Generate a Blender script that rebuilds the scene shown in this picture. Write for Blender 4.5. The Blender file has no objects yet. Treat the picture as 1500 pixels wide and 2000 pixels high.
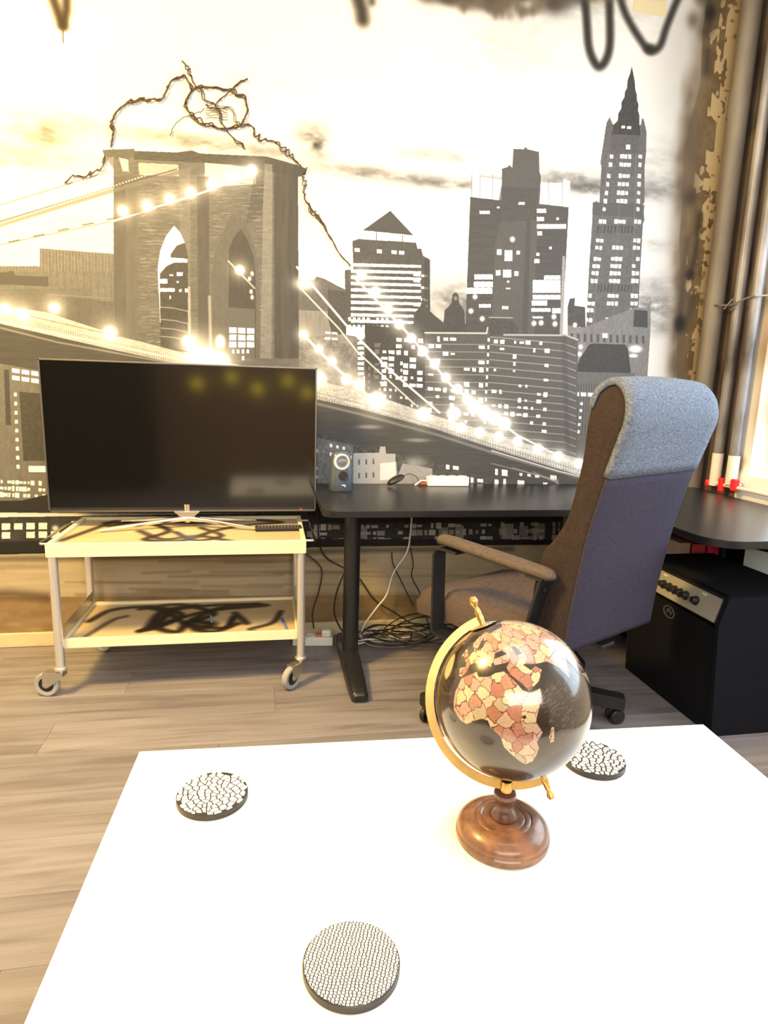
import bpy, bmesh, math, random
import numpy as np
from mathutils import Vector, Matrix

# ------------------------------------------------------------------ camera
F_PX, PITCH, YAW, ROLL, CAM_H = 1234.03, 0.1962, 0.1808, 0.0304, 1.152
WALL_Y, WALL_X = 2.806, 2.075
_cp, _sp, _cy, _sy = math.cos(PITCH), math.sin(PITCH), math.cos(YAW), math.sin(YAW)
_f = Vector((_sy * _cp, _cy * _cp, -_sp)); _r = Vector((_cy, -_sy, 0)); _u = _r.cross(_f)
_c, _s = math.cos(ROLL), math.sin(ROLL)
CR = _r * _c + _u * _s; CU = _u * _c - _r * _s; CF = _f
scn = bpy.context.scene
cam_d = bpy.data.cameras.new('camera'); cam = bpy.data.objects.new('camera', cam_d)
scn.collection.objects.link(cam); scn.camera = cam
cam_d.sensor_fit = 'HORIZONTAL'; cam_d.sensor_width = 36; cam_d.lens = 36 * F_PX / 1500
cam_d.clip_start = 0.02
cam.matrix_world = Matrix(((CR.x, CU.x, -CF.x, 0), (CR.y, CU.y, -CF.y, 0), (CR.z, CU.z, -CF.z, CAM_H), (0, 0, 0, 1)))

# ------------------------------------------------------------------ world, lights, exposure
world = bpy.data.worlds.new('world'); scn.world = world; world.use_nodes = True
world.node_tree.nodes['Background'].inputs[0].default_value = (0.75, 0.88, 1.0, 1)
world.node_tree.nodes['Background'].inputs[1].default_value = 2.2
scn.view_settings.view_transform = 'Standard'; scn.view_settings.look = 'None'
scn.view_settings.exposure = 0.0; scn.view_settings.gamma = 1.0
scn.view_settings.use_curve_mapping = False
def area(name, loc, size, power, col, aim, spread=180):
    l = bpy.data.lights.new(name, 'AREA'); l.shape = 'RECTANGLE'; l.size, l.size_y = size
    l.energy = power; l.color = col; l.spread = math.radians(spread)
    o = bpy.data.objects.new(name, l); scn.collection.objects.link(o); o.location = loc
    o.rotation_euler = (Vector(aim) - Vector(loc)).to_track_quat('-Z', 'Y').to_euler()
    return o
area('daylight_window', (WALL_X + 0.17, 1.37, 1.625), (2.20, 1.75), 66, (0.78, 0.89, 1.0), (0, 1.37, 1.625))
area('rear_fill', (0.0, -2.1, 2.2), (3.4, 1.0), 120, (1.0, 0.92, 0.80), (0.1, 2.8, 0.3))  # unseen fill added behind the camera; the rear wall has no window
area('ceiling_lamp_warm', (-1.35, 1.35, 2.75), (0.5, 0.5), 165, (1.0, 0.64, 0.17), (-0.9, 2.1, 0.8))
area('ceiling_lamp_centre', (0.6, 0.9, 2.95), (1.2, 1.2), 30, (1.0, 0.93, 0.82), (0.6, 1.4, 0))

# ------------------------------------------------------------------ materials
def mat(name, col, rough=0.5, metal=0.0, spec=0.5, bump=0.0, bscale=40, var=0.0, vscale=6, coat=0.0, emit=None, estr=0, stretch=(1, 1, 1), vcol=None, alpha=1, trans=0):
    m = bpy.data.materials.new(name); m.use_nodes = True; nt = m.node_tree; N = nt.nodes; b = N['Principled BSDF']
    b.inputs['Base Color'].default_value = (*col, 1); b.inputs['Roughness'].default_value = rough
    b.inputs['Metallic'].default_value = metal; b.inputs['Specular IOR Level'].default_value = spec
    b.inputs['Coat Weight'].default_value = coat; b.inputs['Transmission Weight'].default_value = trans
    if emit: b.inputs['Emission Color'].default_value = (*emit, 1); b.inputs['Emission Strength'].default_value = estr
    if bump or var:
        tc = N.new('ShaderNodeTexCoord'); mp = N.new('ShaderNodeMapping'); mp.inputs['Scale'].default_value = stretch
        nt.links.new(tc.outputs['Object'], mp.inputs['Vector'])
    if bump:
        n = N.new('ShaderNodeTexNoise'); n.inputs['Scale'].default_value = bscale; n.inputs['Detail'].default_value = 3
        nt.links.new(mp.outputs[0], n.inputs['Vector'])
        bp = N.new('ShaderNodeBump'); bp.inputs['Strength'].default_value = bump; bp.inputs['Distance'].default_value = 0.002
        nt.links.new(n.outputs['Fac'], bp.inputs['Height']); nt.links.new(bp.outputs[0], b.inputs['Normal'])
    if var:
        n2 = N.new('ShaderNodeTexNoise'); n2.inputs['Scale'].default_value = vscale; n2.inputs['Detail'].default_value = 4
        nt.links.new(mp.outputs[0], n2.inputs['Vector'])
        rp = N.new('ShaderNodeValToRGB'); nt.links.new(n2.outputs['Fac'], rp.inputs['Fac'])
        c2 = vcol or tuple(c * (1 - var) for c in col)
        rp.color_ramp.elements[0].position = 0.3; rp.color_ramp.elements[1].position = 0.7
        rp.color_ramp.elements[0].color = (*c2, 1); rp.color_ramp.elements[1].color = (*[min(1, c * (1 + var * .5)) for c in col], 1)
        nt.links.new(rp.outputs[0], b.inputs['Base Color'])
    return m
def img_mat(name, arr, rough=0.7, coat=0.0, bump=0.0, spec=0.4):
    """arr: (h, w, 3) albedo, linear, row 0 at the bottom; drawn in this script, nothing is loaded"""
    h, w, _ = arr.shape
    im = bpy.data.images.new(name, w, h, alpha=False)
    px = np.ones((h, w, 4), np.float32); px[..., :3] = np.clip(arr, 0, 1) ** (1 / 2.2)
    im.pixels.foreach_set(px.ravel()); im.pack()
    m = mat(name, (1, 1, 1), rough, coat=coat, bump=bump, bscale=250, spec=spec); nt = m.node_tree
    t = nt.nodes.new('ShaderNodeTexImage'); t.image = im; t.extension = 'EXTEND'
    nt.links.new(t.outputs[0], nt.nodes['Principled BSDF'].inputs['Base Color'])
    return m
def fabric(name, c1, c2, scale=260, rough=0.95):
    m = mat(name, c1, rough, spec=0.15); nt = m.node_tree; N = nt.nodes; L = nt.links; b = N['Principled BSDF']
    tc = N.new('ShaderNodeTexCoord'); outs = []
    for st in ((1, 1, 9), (9, 9, 1)):
        mp = N.new('ShaderNodeMapping'); mp.inputs['Scale'].default_value = st; L.new(tc.outputs['Object'], mp.inputs[0])
        n = N.new('ShaderNodeTexNoise'); n.inputs['Scale'].default_value = scale / 5; n.inputs['Detail'].default_value = 2
        L.new(mp.outputs[0], n.inputs['Vector']); outs.append(n.outputs['Fac'])
    a = N.new('ShaderNodeMath'); a.operation = 'ADD'; L.new(outs[0], a.inputs[0]); L.new(outs[1], a.inputs[1])
    h = N.new('ShaderNodeMath'); h.operation = 'MULTIPLY'; h.inputs[1].default_value = 0.5; L.new(a.outputs[0], h.inputs[0])
    rp = N.new('ShaderNodeValToRGB'); rp.color_ramp.elements[0].position = 0.38; rp.color_ramp.elements[1].position = 0.62
    rp.color_ramp.elements[0].color = (*c2, 1); rp.color_ramp.elements[1].color = (*c1, 1)
    L.new(h.outputs[0], rp.inputs[0]); L.new(rp.outputs[0], b.inputs['Base Color'])
    bp = N.new('ShaderNodeBump'); bp.inputs['Strength'].default_value = 0.5; bp.inputs['Distance'].default_value = 0.001
    L.new(h.outputs[0], bp.inputs['Height']); L.new(bp.outputs[0], b.inputs['Normal'])
    return m

# ------------------------------------------------------------------ mesh helpers
COL = scn.collection
def link(name, me, m=None, parent=None, smooth=35):
    o = bpy.data.objects.new(name, me); COL.objects.link(o)
    for mm in (m if isinstance(m, (list, tuple)) else [m] if m else []): me.materials.append(mm)
    if smooth is not None and len(me.polygons):
        me.polygons.foreach_set('use_smooth', [True] * len(me.polygons)); me.set_sharp_from_angle(angle=math.radians(smooth))
    if parent: o.parent = parent
    return o
class MB:
    def __init__(s): s.v = []; s.f = []; s.mi = []; s.bev = False
    def add(s, v, f, mi=0):
        n = len(s.v); s.v += [tuple(p) for p in v]; s.f += [tuple(i + n for i in q) for q in f]; s.mi += [mi] * len(f)
    def box(s, c, d, bev=0.0, seg=2, rz=0, M=None, mi=0):
        bm = bmesh.new(); bmesh.ops.create_cube(bm, size=1); s.bev = s.bev or bev > 0
        bmesh.ops.scale(bm, vec=d, verts=bm.verts)
        if bev: bmesh.ops.bevel(bm, geom=bm.edges[:], offset=bev, segments=seg, affect='EDGES', profile=0.5)
        if rz: bmesh.ops.rotate(bm, cent=(0, 0, 0), matrix=Matrix.Rotation(rz, 3, 'Z'), verts=bm.verts)
        if M is not None: bmesh.ops.transform(bm, matrix=M, verts=bm.verts)
        bmesh.ops.translate(bm, vec=c, verts=bm.verts)
        bm.verts.index_update(); s.add([v.co[:] for v in bm.verts], [[v.index for v in f.verts] for f in bm.faces], mi); bm.free(); return s
    def tube(s, pts, r, n=12, closed=False, cap=True, mi=0):
        pts = [Vector(p) for p in pts]; k = len(pts); rr = r if isinstance(r, (list, tuple)) else [r] * k
        T = []
        for i in range(k):
            a = pts[(i - 1) % k] if (closed or i > 0) else pts[i]; b = pts[(i + 1) % k] if (closed or i < k - 1) else pts[i]
            T.append((b - a).normalized())
        up = Vector((0, 0, 1)) if abs(T[0].z) < 0.9 else Vector((1, 0, 0)); N = (up - T[0] * up.dot(T[0])).normalized()
        V = []
        for i in range(k):
            N = (N - T[i] * N.dot(T[i])); N = N.normalized() if N.length > 1e-6 else T[i].orthogonal().normalized()
            B = T[i].cross(N)
            for j in range(n):
                a = 2 * math.pi * j / n; V.append(pts[i] + (N * math.cos(a) + B * math.sin(a)) * rr[i])
        Fc = []
        for i in range(k if closed else k - 1):
            i2 = (i + 1) % k
            for j in range(n): Fc.append((i * n + j, i * n + (j + 1) % n, i2 * n + (j + 1) % n, i2 * n + j))
        if cap and not closed: Fc.append(tuple(range(n))[::-1]); Fc.append(tuple((k - 1) * n + j for j in range(n)))
        s.add(V, Fc, mi); return s
    def lathe(s, prof, n=32, M=None, mi=0):
        """prof: (radius, height) from bottom to top, about local z"""
        V = []; k = len(prof)
        for r, z in prof:
            for j in range(n):
                a = 2 * math.pi * j / n; V.append(Vector((r * math.cos(a), r * math.sin(a), z)))
        Fc = [(i * n + j, i * n + (j + 1) % n, (i + 1) * n + (j + 1) % n, (i + 1) * n + j) for i in range(k - 1) for j in range(n)]
        if prof[0][0] > 1e-6: Fc.append(tuple(range(n))[::-1])
        if prof[-1][0] > 1e-6: Fc.append(tuple((k - 1) * n + j for j in range(n)))
        if M is not None: V = [M @ v for v in V]
        s.add(V, Fc, mi); return s
    def prism(s, poly, z0, z1, M=None, bev=0, mi=0):
        s.bev = s.bev or bev > 0; bm = bmesh.new(); vs = [bm.verts.new((x, y, z0)) for x, y in poly]; f = bm.faces.new(vs)
        r = bmesh.ops.extrude_face_region(bm, geom=[f])
        bmesh.ops.translate(bm, vec=(0, 0, z1 - z0), verts=[e for e in r['geom'] if isinstance(e, bmesh.types.BMVert)])
        bmesh.ops.recalc_face_normals(bm, faces=bm.faces)
        if bev:
            ed = [e for e in bm.edges if abs(e.verts[0].co.z - e.verts[1].co.z) < 1e-7]
            bmesh.ops.bevel(bm, geom=ed, offset=bev, segments=2, affect='EDGES', profile=0.5)
        if M is not None: bmesh.ops.transform(bm, matrix=M, verts=bm.verts)
        bm.verts.index_update(); s.add([v.co[:] for v in bm.verts], [[v.index for v in q.verts] for q in bm.faces], mi); bm.free(); return s
    def build(s, name, m, parent=None, smooth=35):
        me = bpy.data.meshes.new(name); me.from_pydata(s.v, [], s.f); me.update()
        if any(s.mi): me.polygons.foreach_set('material_index', s.mi)
        o = link(name, me, m, parent, smooth)
        if s.bev and smooth: md = o.modifiers.new('weighted', 'WEIGHTED_NORMAL'); md.keep_sharp = True; md.weight = 90
        return o
def tag(o, label=None, cat=None, group=None, kind=None):
    for k, v in (('label', label), ('category', cat), ('group', group), ('kind', kind)):
        if v: o[k] = v
    return o
def thing(name, loc, label, cat, group=None, rz=0):
    o = bpy.data.objects.new(name, None); COL.objects.link(o); o.location = loc; o.rotation_euler = (0, 0, rz)
    o.empty_display_size = 0.05
    return tag(o, label, cat, group)
def spline(pts, n=8):
    P = [Vector(p) for p in pts]; P = [P[0] * 2 - P[1]] + P + [P[-1] * 2 - P[-2]]; out = []
    for i in range(1, len(P) - 2):
        for k in range(n):
            t = k / n; a, b, c, d = P[i - 1:i + 3]
            out.append(0.5 * ((2 * b) + (c - a) * t + (2 * a - 5 * b + 4 * c - d) * t * t + (-a + 3 * b - 3 * c + d) * t ** 3))
    out.append(P[-2]); return out
def rrect(x0, y0, x1, y1, r, n=6):
    out = []
    for cx, cy, a0 in ((x1 - r, y1 - r, 0), (x0 + r, y1 - r, 90), (x0 + r, y0 + r, 180), (x1 - r, y0 + r, 270)):
        for k in range(n + 1):
            a = math.radians(a0 + 90 * k / n); out.append((cx + r * math.cos(a), cy + r * math.sin(a)))
    return out
def set_uv(me, fn):
    uv = me.uv_layers.new(name='UVMap'); d = np.zeros(len(me.loops) * 2, np.float32)
    for i, l in enumerate(me.loops): d[2 * i:2 * i + 2] = fn(me.vertices[l.vertex_index].co)
    uv.data.foreach_set('uv', d)

# ------------------------------------------------------------------ flat print: a small rasteriser
class Ras:
    def __init__(s, w, h, T, bg): s.w, s.h, s.T = w, h, T; s.a = np.empty((h, w, 3), np.float32); s.a[:] = bg
    def pts(s, P): return np.array([s.T(*p) for p in P], float)
    def bb(s, lo, hi):
        x0, y0 = np.maximum(np.floor(lo).astype(int), 0); x1 = min(int(hi[0]) + 2, s.w); y1 = min(int(hi[1]) + 2, s.h)
        if x1 <= x0 or y1 <= y0: return None
        return x0, y0, x1, y1
    def blend(s, box, m, v):
        x0, y0, x1, y1 = box; r = s.a[y0:y1, x0:x1]; r += (np.asarray(v, np.float32) - r) * m[..., None]
    def mask(s, P, tex=True):
        p = s.pts(P) if tex else np.array(P, float); b = s.bb(p.min(0), p.max(0))
        if b is None: return None, None
        x0, y0, x1, y1 = b; X = np.arange(x0, x1) + .5; m = np.zeros((y1 - y0, x1 - x0), bool)
        yy = np.arange(y0, y1) + .5
        for i in range(len(p)):
            (xa, ya), (xb, yb) = p[i], p[(i + 1) % len(p)]
            if ya == yb: continue
            rows = np.where((yy > min(ya, yb)) & (yy <= max(ya, yb)))[0]
            if len(rows) == 0: continue
            xc = xa + (yy[rows] - ya) / (yb - ya) * (xb - xa); m[rows] ^= X[None, :] < xc[:, None]
        return b, m.astype(np.float32)
    def fill(s, P, v, al=1.0, noise=0, ns=(3, 3)):
        b, m = s.mask(P)
        if b is None: return
        v = np.asarray(v if np.ndim(v) else (v, v, v), np.float32)
        if noise:
            x0, y0, x1, y1 = b; n = vnoise(x1 - x0, y1 - y0, ns) * noise; v = v[None, None] + n[..., None]
        s.blend(b, m * al, v)
    def rect(s, x0, y0, x1, y1, v, al=1): s.fill([(x0, y0), (x1, y0), (x1, y1), (x0, y1)], v, al)
    def blob(s, x, y, rx, ry, v, al=1.0, p=2.0, ang=0, nz=0):
        c = np.array(s.T(x, y)); k = np.linalg.norm(np.array(s.T(x + 10, y)) - c) / 10
        R = max(rx, ry) * k * 2.2; b = s.bb(c - R, c + R)
        if b is None: return
        x0, y0, x1, y1 = b; X, Y = np.meshgrid(np.arange(x0, x1) - c[0], np.arange(y0, y1) - c[1])
        ca, sa = math.cos(ang), math.sin(ang); X, Y = X * ca - Y * sa, X * sa + Y * ca
        m = np.exp(-((X / (rx * k)) ** 2 + (Y / (ry * k)) ** 2) ** (p / 2)) * al
        if nz: m = m * np.clip(.62 + .9 * vnoise(x1 - x0, y1 - y0, (34, 15)), 0, 1.1)
        s.blend(b, m, v if np.ndim(v) else (v, v, v))
    def stroke(s, P, w, v, soft=0.3, al=1.0, sm=False):
        if sm: P = [(q.x, q.y) for q in spline([(a, b2, 0) for a, b2 in P], 6)]
        p = s.pts(P); k = np.linalg.norm(np.array(s.T(P[0][0] + 10, P[0][1])) - p[0]) / 10
        W = w * k / 2; S = max(soft * w * k, 0.7); b = s.bb(p.min(0) - W - S * 2, p.max(0) + W + S * 2)
        if b is None: return
        x0, y0, x1, y1 = b; D = np.full((y1 - y0, x1 - x0), 1e9, np.float32)
        for i in range(len(p) - 1):
            a, c = p[i], p[i + 1]; bb = s.bb(np.minimum(a, c) - W - S * 2, np.maximum(a, c) + W + S * 2)
            if bb is None: continue
            X, Y = np.meshgrid(np.arange(bb[0], bb[2]) + .5, np.arange(bb[1], bb[3]) + .5); d = c - a; L = max(d @ d, 1e-9)
            t = np.clip(((X - a[0]) * d[0] + (Y - a[1]) * d[1]) / L, 0, 1)
            q = np.hypot(X - a[0] - t * d[0], Y - a[1] - t * d[1]); sub = D[bb[1] - y0:bb[3] - y0, bb[0] - x0:bb[2] - x0]; np.minimum(sub, q, out=sub)
        m = np.clip((W + S - D) / (2 * S), 0, 1); m = m * m * (3 - 2 * m) * al
        s.blend(b, m, v if np.ndim(v) else (v, v, v))
    def wins(s, q, nx, ny, v=300, fx=.6, fy=.55, prob=1.0, seed=1, al=1.0, jit=0.0):
        rnd = random.Random(seed); q = [np.array(p, float) for p in q]
        P = lambda a, b: q[0] * (1 - a) * (1 - b) + q[1] * a * (1 - b) + q[2] * a * b + q[3] * (1 - a) * b
        for j in range(ny):
            for i in range(nx):
                if rnd.random() > prob: continue
                ex = fx * (1 + jit * (rnd.random() - .5)); ey = fy * (1 + jit * (rnd.random() - .5))
                a0, a1, b0, b1 = (i + .5 - ex / 2) / nx, (i + .5 + ex / 2) / nx, (j + .5 - ey / 2) / ny, (j + .5 + ey / 2) / ny
                s.fill([P(a0, b0), P(a1, b0), P(a1, b1), P(a0, b1)], v, al * (1 - jit * .3 * rnd.random()))
rngN = np.random.default_rng(5)
def vnoise(w, h, sc):
    """value noise in about -1..1; sc = cell size in texels (x, y)"""
    out = np.zeros((h, w), np.float32); amp = 1; tot = 0
    for o in range(3):
        sx, sy = max(sc[0] / 2 ** o, 1), max(sc[1] / 2 ** o, 1); gx, gy = int(w / sx) + 3, int(h / sy) + 3
        g = rngN.uniform(-1, 1, (gy, gx)).astype(np.float32)
        X = np.arange(w) / sx; Y = np.arange(h) / sy; xi = X.astype(int); yi = Y.astype(int); fx = (X - xi)[None]; fy = (Y - yi)[:, None]
        a = g[yi][:, xi]; b = g[yi][:, xi + 1]; c = g[yi + 1][:, xi]; d = g[yi + 1][:, xi + 1]
        out += amp * (a * (1 - fx) * (1 - fy) + b * fx * (1 - fy) + c * (1 - fx) * fy + d * fx * fy); tot += amp; amp *= .6
    return out / tot
def lin(v, k): return np.clip((np.clip(v, 0, 400) / 255.0) ** 2.2 * k, 0.0, 0.86)

# the back wall's print is laid out on the wall in metres: TX0..., 700 texels per metre
TX0, TX1, TZ1, TPM = -1.8, 2.075, 3.05, 700
def wall_pt(u, v):
    d = CR * ((u - 750) / F_PX) - CU * ((v - 1000) / F_PX) + CF; k = WALL_Y / d.y
    return d.x * k, CAM_H + d.z * k
def TW(u, v):
    x, z = wall_pt(u, v); return (x - TX0) * TPM, z * TPM
def draw_mural():
    W, H = int((TX1 - TX0) * TPM), int(TZ1 * TPM)
    R = Ras(W, H, TW, 272); n = vnoise(W, H, (260, 90)); R.a += (n * 14)[..., None]
    # clouds
    for x, y, rx, ry, v, al in ((70, 258, 60, 26, 190, .55), (45, 300, 110, 9, 190, .5), (95, 262, 26, 14, 140, .5), (150, 245, 60, 12, 215, .4), (30, 318, 90, 6, 200, .5),
            (330, 268, 90, 9, 180, .5), (420, 285, 110, 9, 180, .6), (620, 282, 15, 19, 70, .9), (600, 262, 26, 14, 170, .55), (520, 300, 70, 10, 190, .5),
            (740, 342, 120, 7, 165, .6), (860, 358, 80, 8, 150, .6), (700, 330, 60, 5, 180, .5), (860, 305, 60, 8, 215, .5), (1140, 352, 110, 12, 190, .6), (1200, 372, 130, 9, 130, .75), (1330, 375, 80, 12, 95, .8),
            (1300, 330, 70, 34, 190, .4), (1300, 600, 100, 26, 120, .75), (1310, 640, 60, 10, 150, .7), (1290, 560, 60, 16, 190, .5), (1290, 480, 60, 8, 215, .5), (1120, 10, 160, 30, 250, .4), (1000, 90, 90, 40, 270, .4),
            (900, 590, 60, 26, 175, .8), (950, 620, 90, 30, 150, .8)):
        R.blob(x, y, rx * 1.1, ry * 1.25, v * .78, min(1, al * 1.5), nz=1)
    for y in (60, 200, 340, 480, 620, 740): R.blob(1345, y, 70, 120, 214, .5)
    # far city on the left
    R.fill([(-420, 560), (-60, 520), (78, 520), (78, 485), (222, 496), (222, 720), (-420, 660)], 128, 1, 16, (4, 6))
    R.fill([(-420, 545), (12, 532), (25, 528), (30, 538), (95, 541), (95, 560), (12, 556), (-420, 560)], 95)
    for k in range(11): R.stroke([(84 + k * 13, 490 + k), (92 + k * 13, 640)], 2, 105, .3, .5)
    R.fill([(0, 566), (180, 562), (180, 640), (0, 620)], 118, .8, 14, (5, 4))
    R.fill([(130, 580), (222, 590), (222, 660), (130, 640)], 105, .7, 12, (3, 8))
    R.stroke([(92, 575), (580, 606)], 1.2, 175, .3, .6)
    # bridge tower
    R.fill([(222, 300), (345, 300), (582, 322), (582, 400), (584, 720), (222, 700)], 118, 1, 20, (22, 4))
    R.fill([(200, 293), (263, 291), (262, 304), (250, 312), (212, 310), (203, 303)], 105, 1, 12, (6, 3))
    R.fill([(262, 295), (345, 298), (375, 294), (390, 300), (520, 306), (558, 316), (600, 330), (596, 342), (575, 348), (480, 322), (345, 316), (262, 312)], 88, 1, 14, (10, 3))
    R.fill([(208, 310), (222, 306), (222, 330)], 150)
    R.fill([(232, 308), (250, 312), (252, 335), (240, 335)], 250, .8)
    R.fill([(270, 318), (348, 322), (350, 345), (272, 342)], 215, .8, 16, (14, 3))
    R.fill([(400, 318), (500, 328), (500, 360), (400, 365)], 265, .75, 12, (14, 3))
    for x0, x1, v in ((222, 245, 100), (245, 268, 112), (385, 408, 92), (535, 548, 84), (548, 562, 112), (562, 582, 80)):
        R.fill([(x0, 345), (x1, 345), (x1 + 1, 700), (x0 + 2, 700)], v, .85, 10, (8, 40))
    R.fill([(535, 316), (562, 322), (582, 340), (578, 700), (535, 700)], 84, .75, 14, (6, 60))
    R.fill([(515, 320), (532, 322), (530, 700), (508, 700)], 170, .55, 20, (6, 8))
    R.fill([(500, 320), (518, 322), (512, 420), (480, 440)], 92, .6)
    R.fill([(350, 330), (372, 330), (372, 700), (352, 700)], 150, .45, 24, (6, 5))
    rnd = random.Random(3)
    for y in range(350, 700, 7):
        for x0, x1 in ((270, 345), (410, 508)):
            for k in range(7):
                xa = x0 + rnd.random() * (x1 - x0); R.stroke([(xa, y + rnd.random() * 4), (xa + 6 + rnd.random() * 16, y + rnd.random() * 4)], 1.5, 85 + rnd.random() * 110, .4, .55)
    R.fill([(348, 560), (372, 560), (373, 640), (369, 700), (348, 700)], 230, .55, 26, (5, 4))
    # arch one
    A1 = [(308, 525), (313, 490), (324, 462), (340, 441), (352, 455), (361, 474), (366, 500), (367, 690), (316, 690)]
    R.fill(A1, 330); R.fill([(333, 497), (345, 480), (361, 474), (367, 500), (367, 506), (333, 503)], 92)
    R.fill([(312, 535), (325, 520), (340, 513), (367, 513), (367, 690), (314, 690)], 82, 1, 12, (5, 5))
    for r_ in ((331, 536, 338, 539), (345, 532, 357, 539), (312, 545, 327, 554), (345, 549, 349, 553), (313, 563, 341, 570), (350, 565, 355, 570), (361, 564, 367, 571), (331, 578, 334, 584)): R.rect(*r_, 330)
    for y in (600, 624, 641, 657): R.stroke([(315, y), (340, y + 2), (366, y + 8)], 2, 190, .4, .8)
    # arch two
    R.fill([(412, 560), (418, 500), (432, 462), (452, 420), (466, 416), (492, 462), (505, 520), (508, 700), (412, 700)], 112, 1, 8, (6, 12))
    R.fill([(446, 700), (447, 490), (456, 465), (470, 447), (484, 470), (495, 500), (499, 530), (500, 700)], 84, 1, 7, (5, 20))
    R.fill([(446, 600), (498, 604), (498, 700), (446, 700)], 112)
    R.wins([(446, 638), (498, 640), (498, 680), (446, 680)], 3, 3, 330, .82, .8); R.wins([(450, 680), (498, 680), (498, 706), (452, 706)], 5, 2, 300, .5, .6, .8, 4)
    R.fill([(418, 640), (440, 640), (440, 700), (418, 700)], 120); R.blob(430, 668, 9, 13, 340, 1, 4)
    R.stroke([(409, 580), (412, 695)], 6, 210, .3, .7)
    for x, y in ((492, 535), (487, 545), (490, 570), (492, 581)): R.blob(x, y, 3, 4, 340, 1, 3)
    # cables left of and across the tower
    def lights(P, r, n_, v=345):
        for i in range(n_):
            t = i / max(n_ - 1, 1) * (len(P) - 1); k = min(int(t), len(P) - 2); t -= k
            x = P[k][0] * (1 - t) + P[k + 1][0] * t; y = P[k][1] * (1 - t) + P[k + 1][1] * t
            R.blob(x, y, r * 1.6, r * 1.6, v, .5, 1.7); R.blob(x, y, r * .85, r * .85, v + 10, 1, 4)
    R.stroke([(-420, 560), (0, 440), (222, 372), (345, 338), (372, 330)], 9, 130, .25, .75)
    R.stroke([(-420, 552), (0, 433), (222, 365), (345, 331)], 2.5, 90, .3, .9)
    for k in range(60): R.blob(-60 + k * 6, 458 - k * 2 + (0 if k < 40 else 0), 2, 1.6, 300, .7, 3)
    R.stroke([(-420, 520), (0, 401), (210, 336)], 2.2, 130, .4, .8)
    R.stroke([(-420, 590), (0, 478), (222, 432), (400, 375), (510, 335)], 2.2, 130, .4, .8)
    R.stroke([(222, 432), (400, 375), (500, 338)], 3, 330, .5, .9)
    for k in range(9): R.stroke([(18 + k * 48, 473 - k * 11), (38 + k * 48, 469 - k * 11)], 3.2, 95, .3, .8)
    lights([(240, 412), (287, 402), (331, 389), (372, 377), (413, 362), (453, 347), (492, 333)], 11, 7)
    for k in range(34):
        x = 4 + k * 6.4; R.stroke([(x, 400 - k * 2), (x + 1, 530)], .7, 215, .5, .5)
    # right-hand city
    def bld(P, v, noise=8, ns=(5, 5)): R.fill(P, v * .97, 1, noise * 1.9, ns)
    bld([(583, 545), (612, 548), (618, 540), (634, 545), (662, 560), (676, 566), (690, 700), (700, 780), (584, 760)], 120)
    bld([(584, 606), (640, 608), (650, 640), (650, 740), (584, 740)], 165, 10, (4, 30))
    bld([(640, 565), (676, 570), (684, 640), (660, 700), (640, 620)], 96)
    R.blob(595, 555, 20, 12, 330, .9)
    # pyramid-roofed block
    bld([(762, 412), (706, 452), (808, 461)], 96, 4)
    R.fill([(706, 450), (808, 460), (812, 474), (700, 470)], 345)
    bld([(700, 467), (812, 474), (815, 486), (822, 486), (826, 500), (838, 506), (840, 600), (835, 660), (676, 660), (673, 528), (690, 526), (688, 471)], 98, 6)
    R.stroke([(735, 455), (735, 472)], 2, 110); R.stroke([(786, 460), (786, 474)], 2, 110)
    R.wins([(690, 484), (820, 492), (820, 500), (690, 492)], 9, 1, 340, .7, .9, .7, 5)
    for k in range(10):
        y = 514 + k * 12.2; R.fill([(685, y), (822, y + 4), (822, y + 9), (685, y + 6.5)], 330, .95, 20, (7, 20))
    R.wins([(806, 519), (836, 522), (836, 640), (806, 636)], 2, 10, 320, .9, .4, .5, 6)
    R.wins([(678, 616), (760, 618), (760, 660), (678, 660)], 9, 3, 320, .6, .5, .8, 7)
    R.fill([(840, 508), (838, 660), (828, 660), (828, 506)], 80, .8)
    # domes
    bld([(806, 660), (808, 612), (820, 600), (826, 580), (832, 600), (846, 614), (868, 632), (868, 660)], 88, 4)
    bld([(842, 652), (866, 630), (868, 606), (882, 592), (883, 576), (889, 571), (895, 576), (896, 592), (906, 606), (908, 632), (952, 636), (952, 655)], 86, 6)
    R.blob(889, 583, 3, 4, 190, .8, 3)
    # twin-shouldered tower
    R.fill([(921, 340), (921, 388), (980, 392), (980, 352), (938, 346), (936, 342)], 345); R.fill([(1054, 356), (1098, 358), (1100, 350), (1113, 354), (1110, 404), (1052, 398)], 345)
    for x in (921, 937, 962, 1071, 1098): R.stroke([(x, 342 if x < 1000 else 352), (x, 388 if x < 1000 else 404)], 1.6, 150, .3, .9)
    R.stroke([(938, 345), (980, 349)], 5, 190, .4, .7); R.stroke([(1054, 358), (1098, 362)], 5, 190, .4, .7)
    bld([(918, 385), (982, 392), (982, 660), (908, 655)], 92, 5, (40, 3)); bld([(1050, 398), (1110, 405), (1104, 520), (1096, 670), (1040, 670)], 92, 5, (40, 3))
    bld([(980, 330), (992, 326), (994, 322), (1000, 328), (1002, 291), (1022, 292), (1026, 287), (1030, 292), (1052, 297), (1053, 336), (1056, 345), (1052, 420), (1046, 500), (1042, 670), (958, 670), (966, 478), (978, 430)], 104, 4)
    R.fill([(978, 365), (1050, 368), (1048, 430), (966, 435)], 88, .8, 12, (5, 4))
    R.fill([(1028, 430), (1036, 430), (1030, 660), (1018, 660)], 84, .7)
    for k in range(14): R.stroke([(916 - k * .4, 400 + k * 17), (962, 402 + k * 17)], 1, 112, .4, .6)
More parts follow.
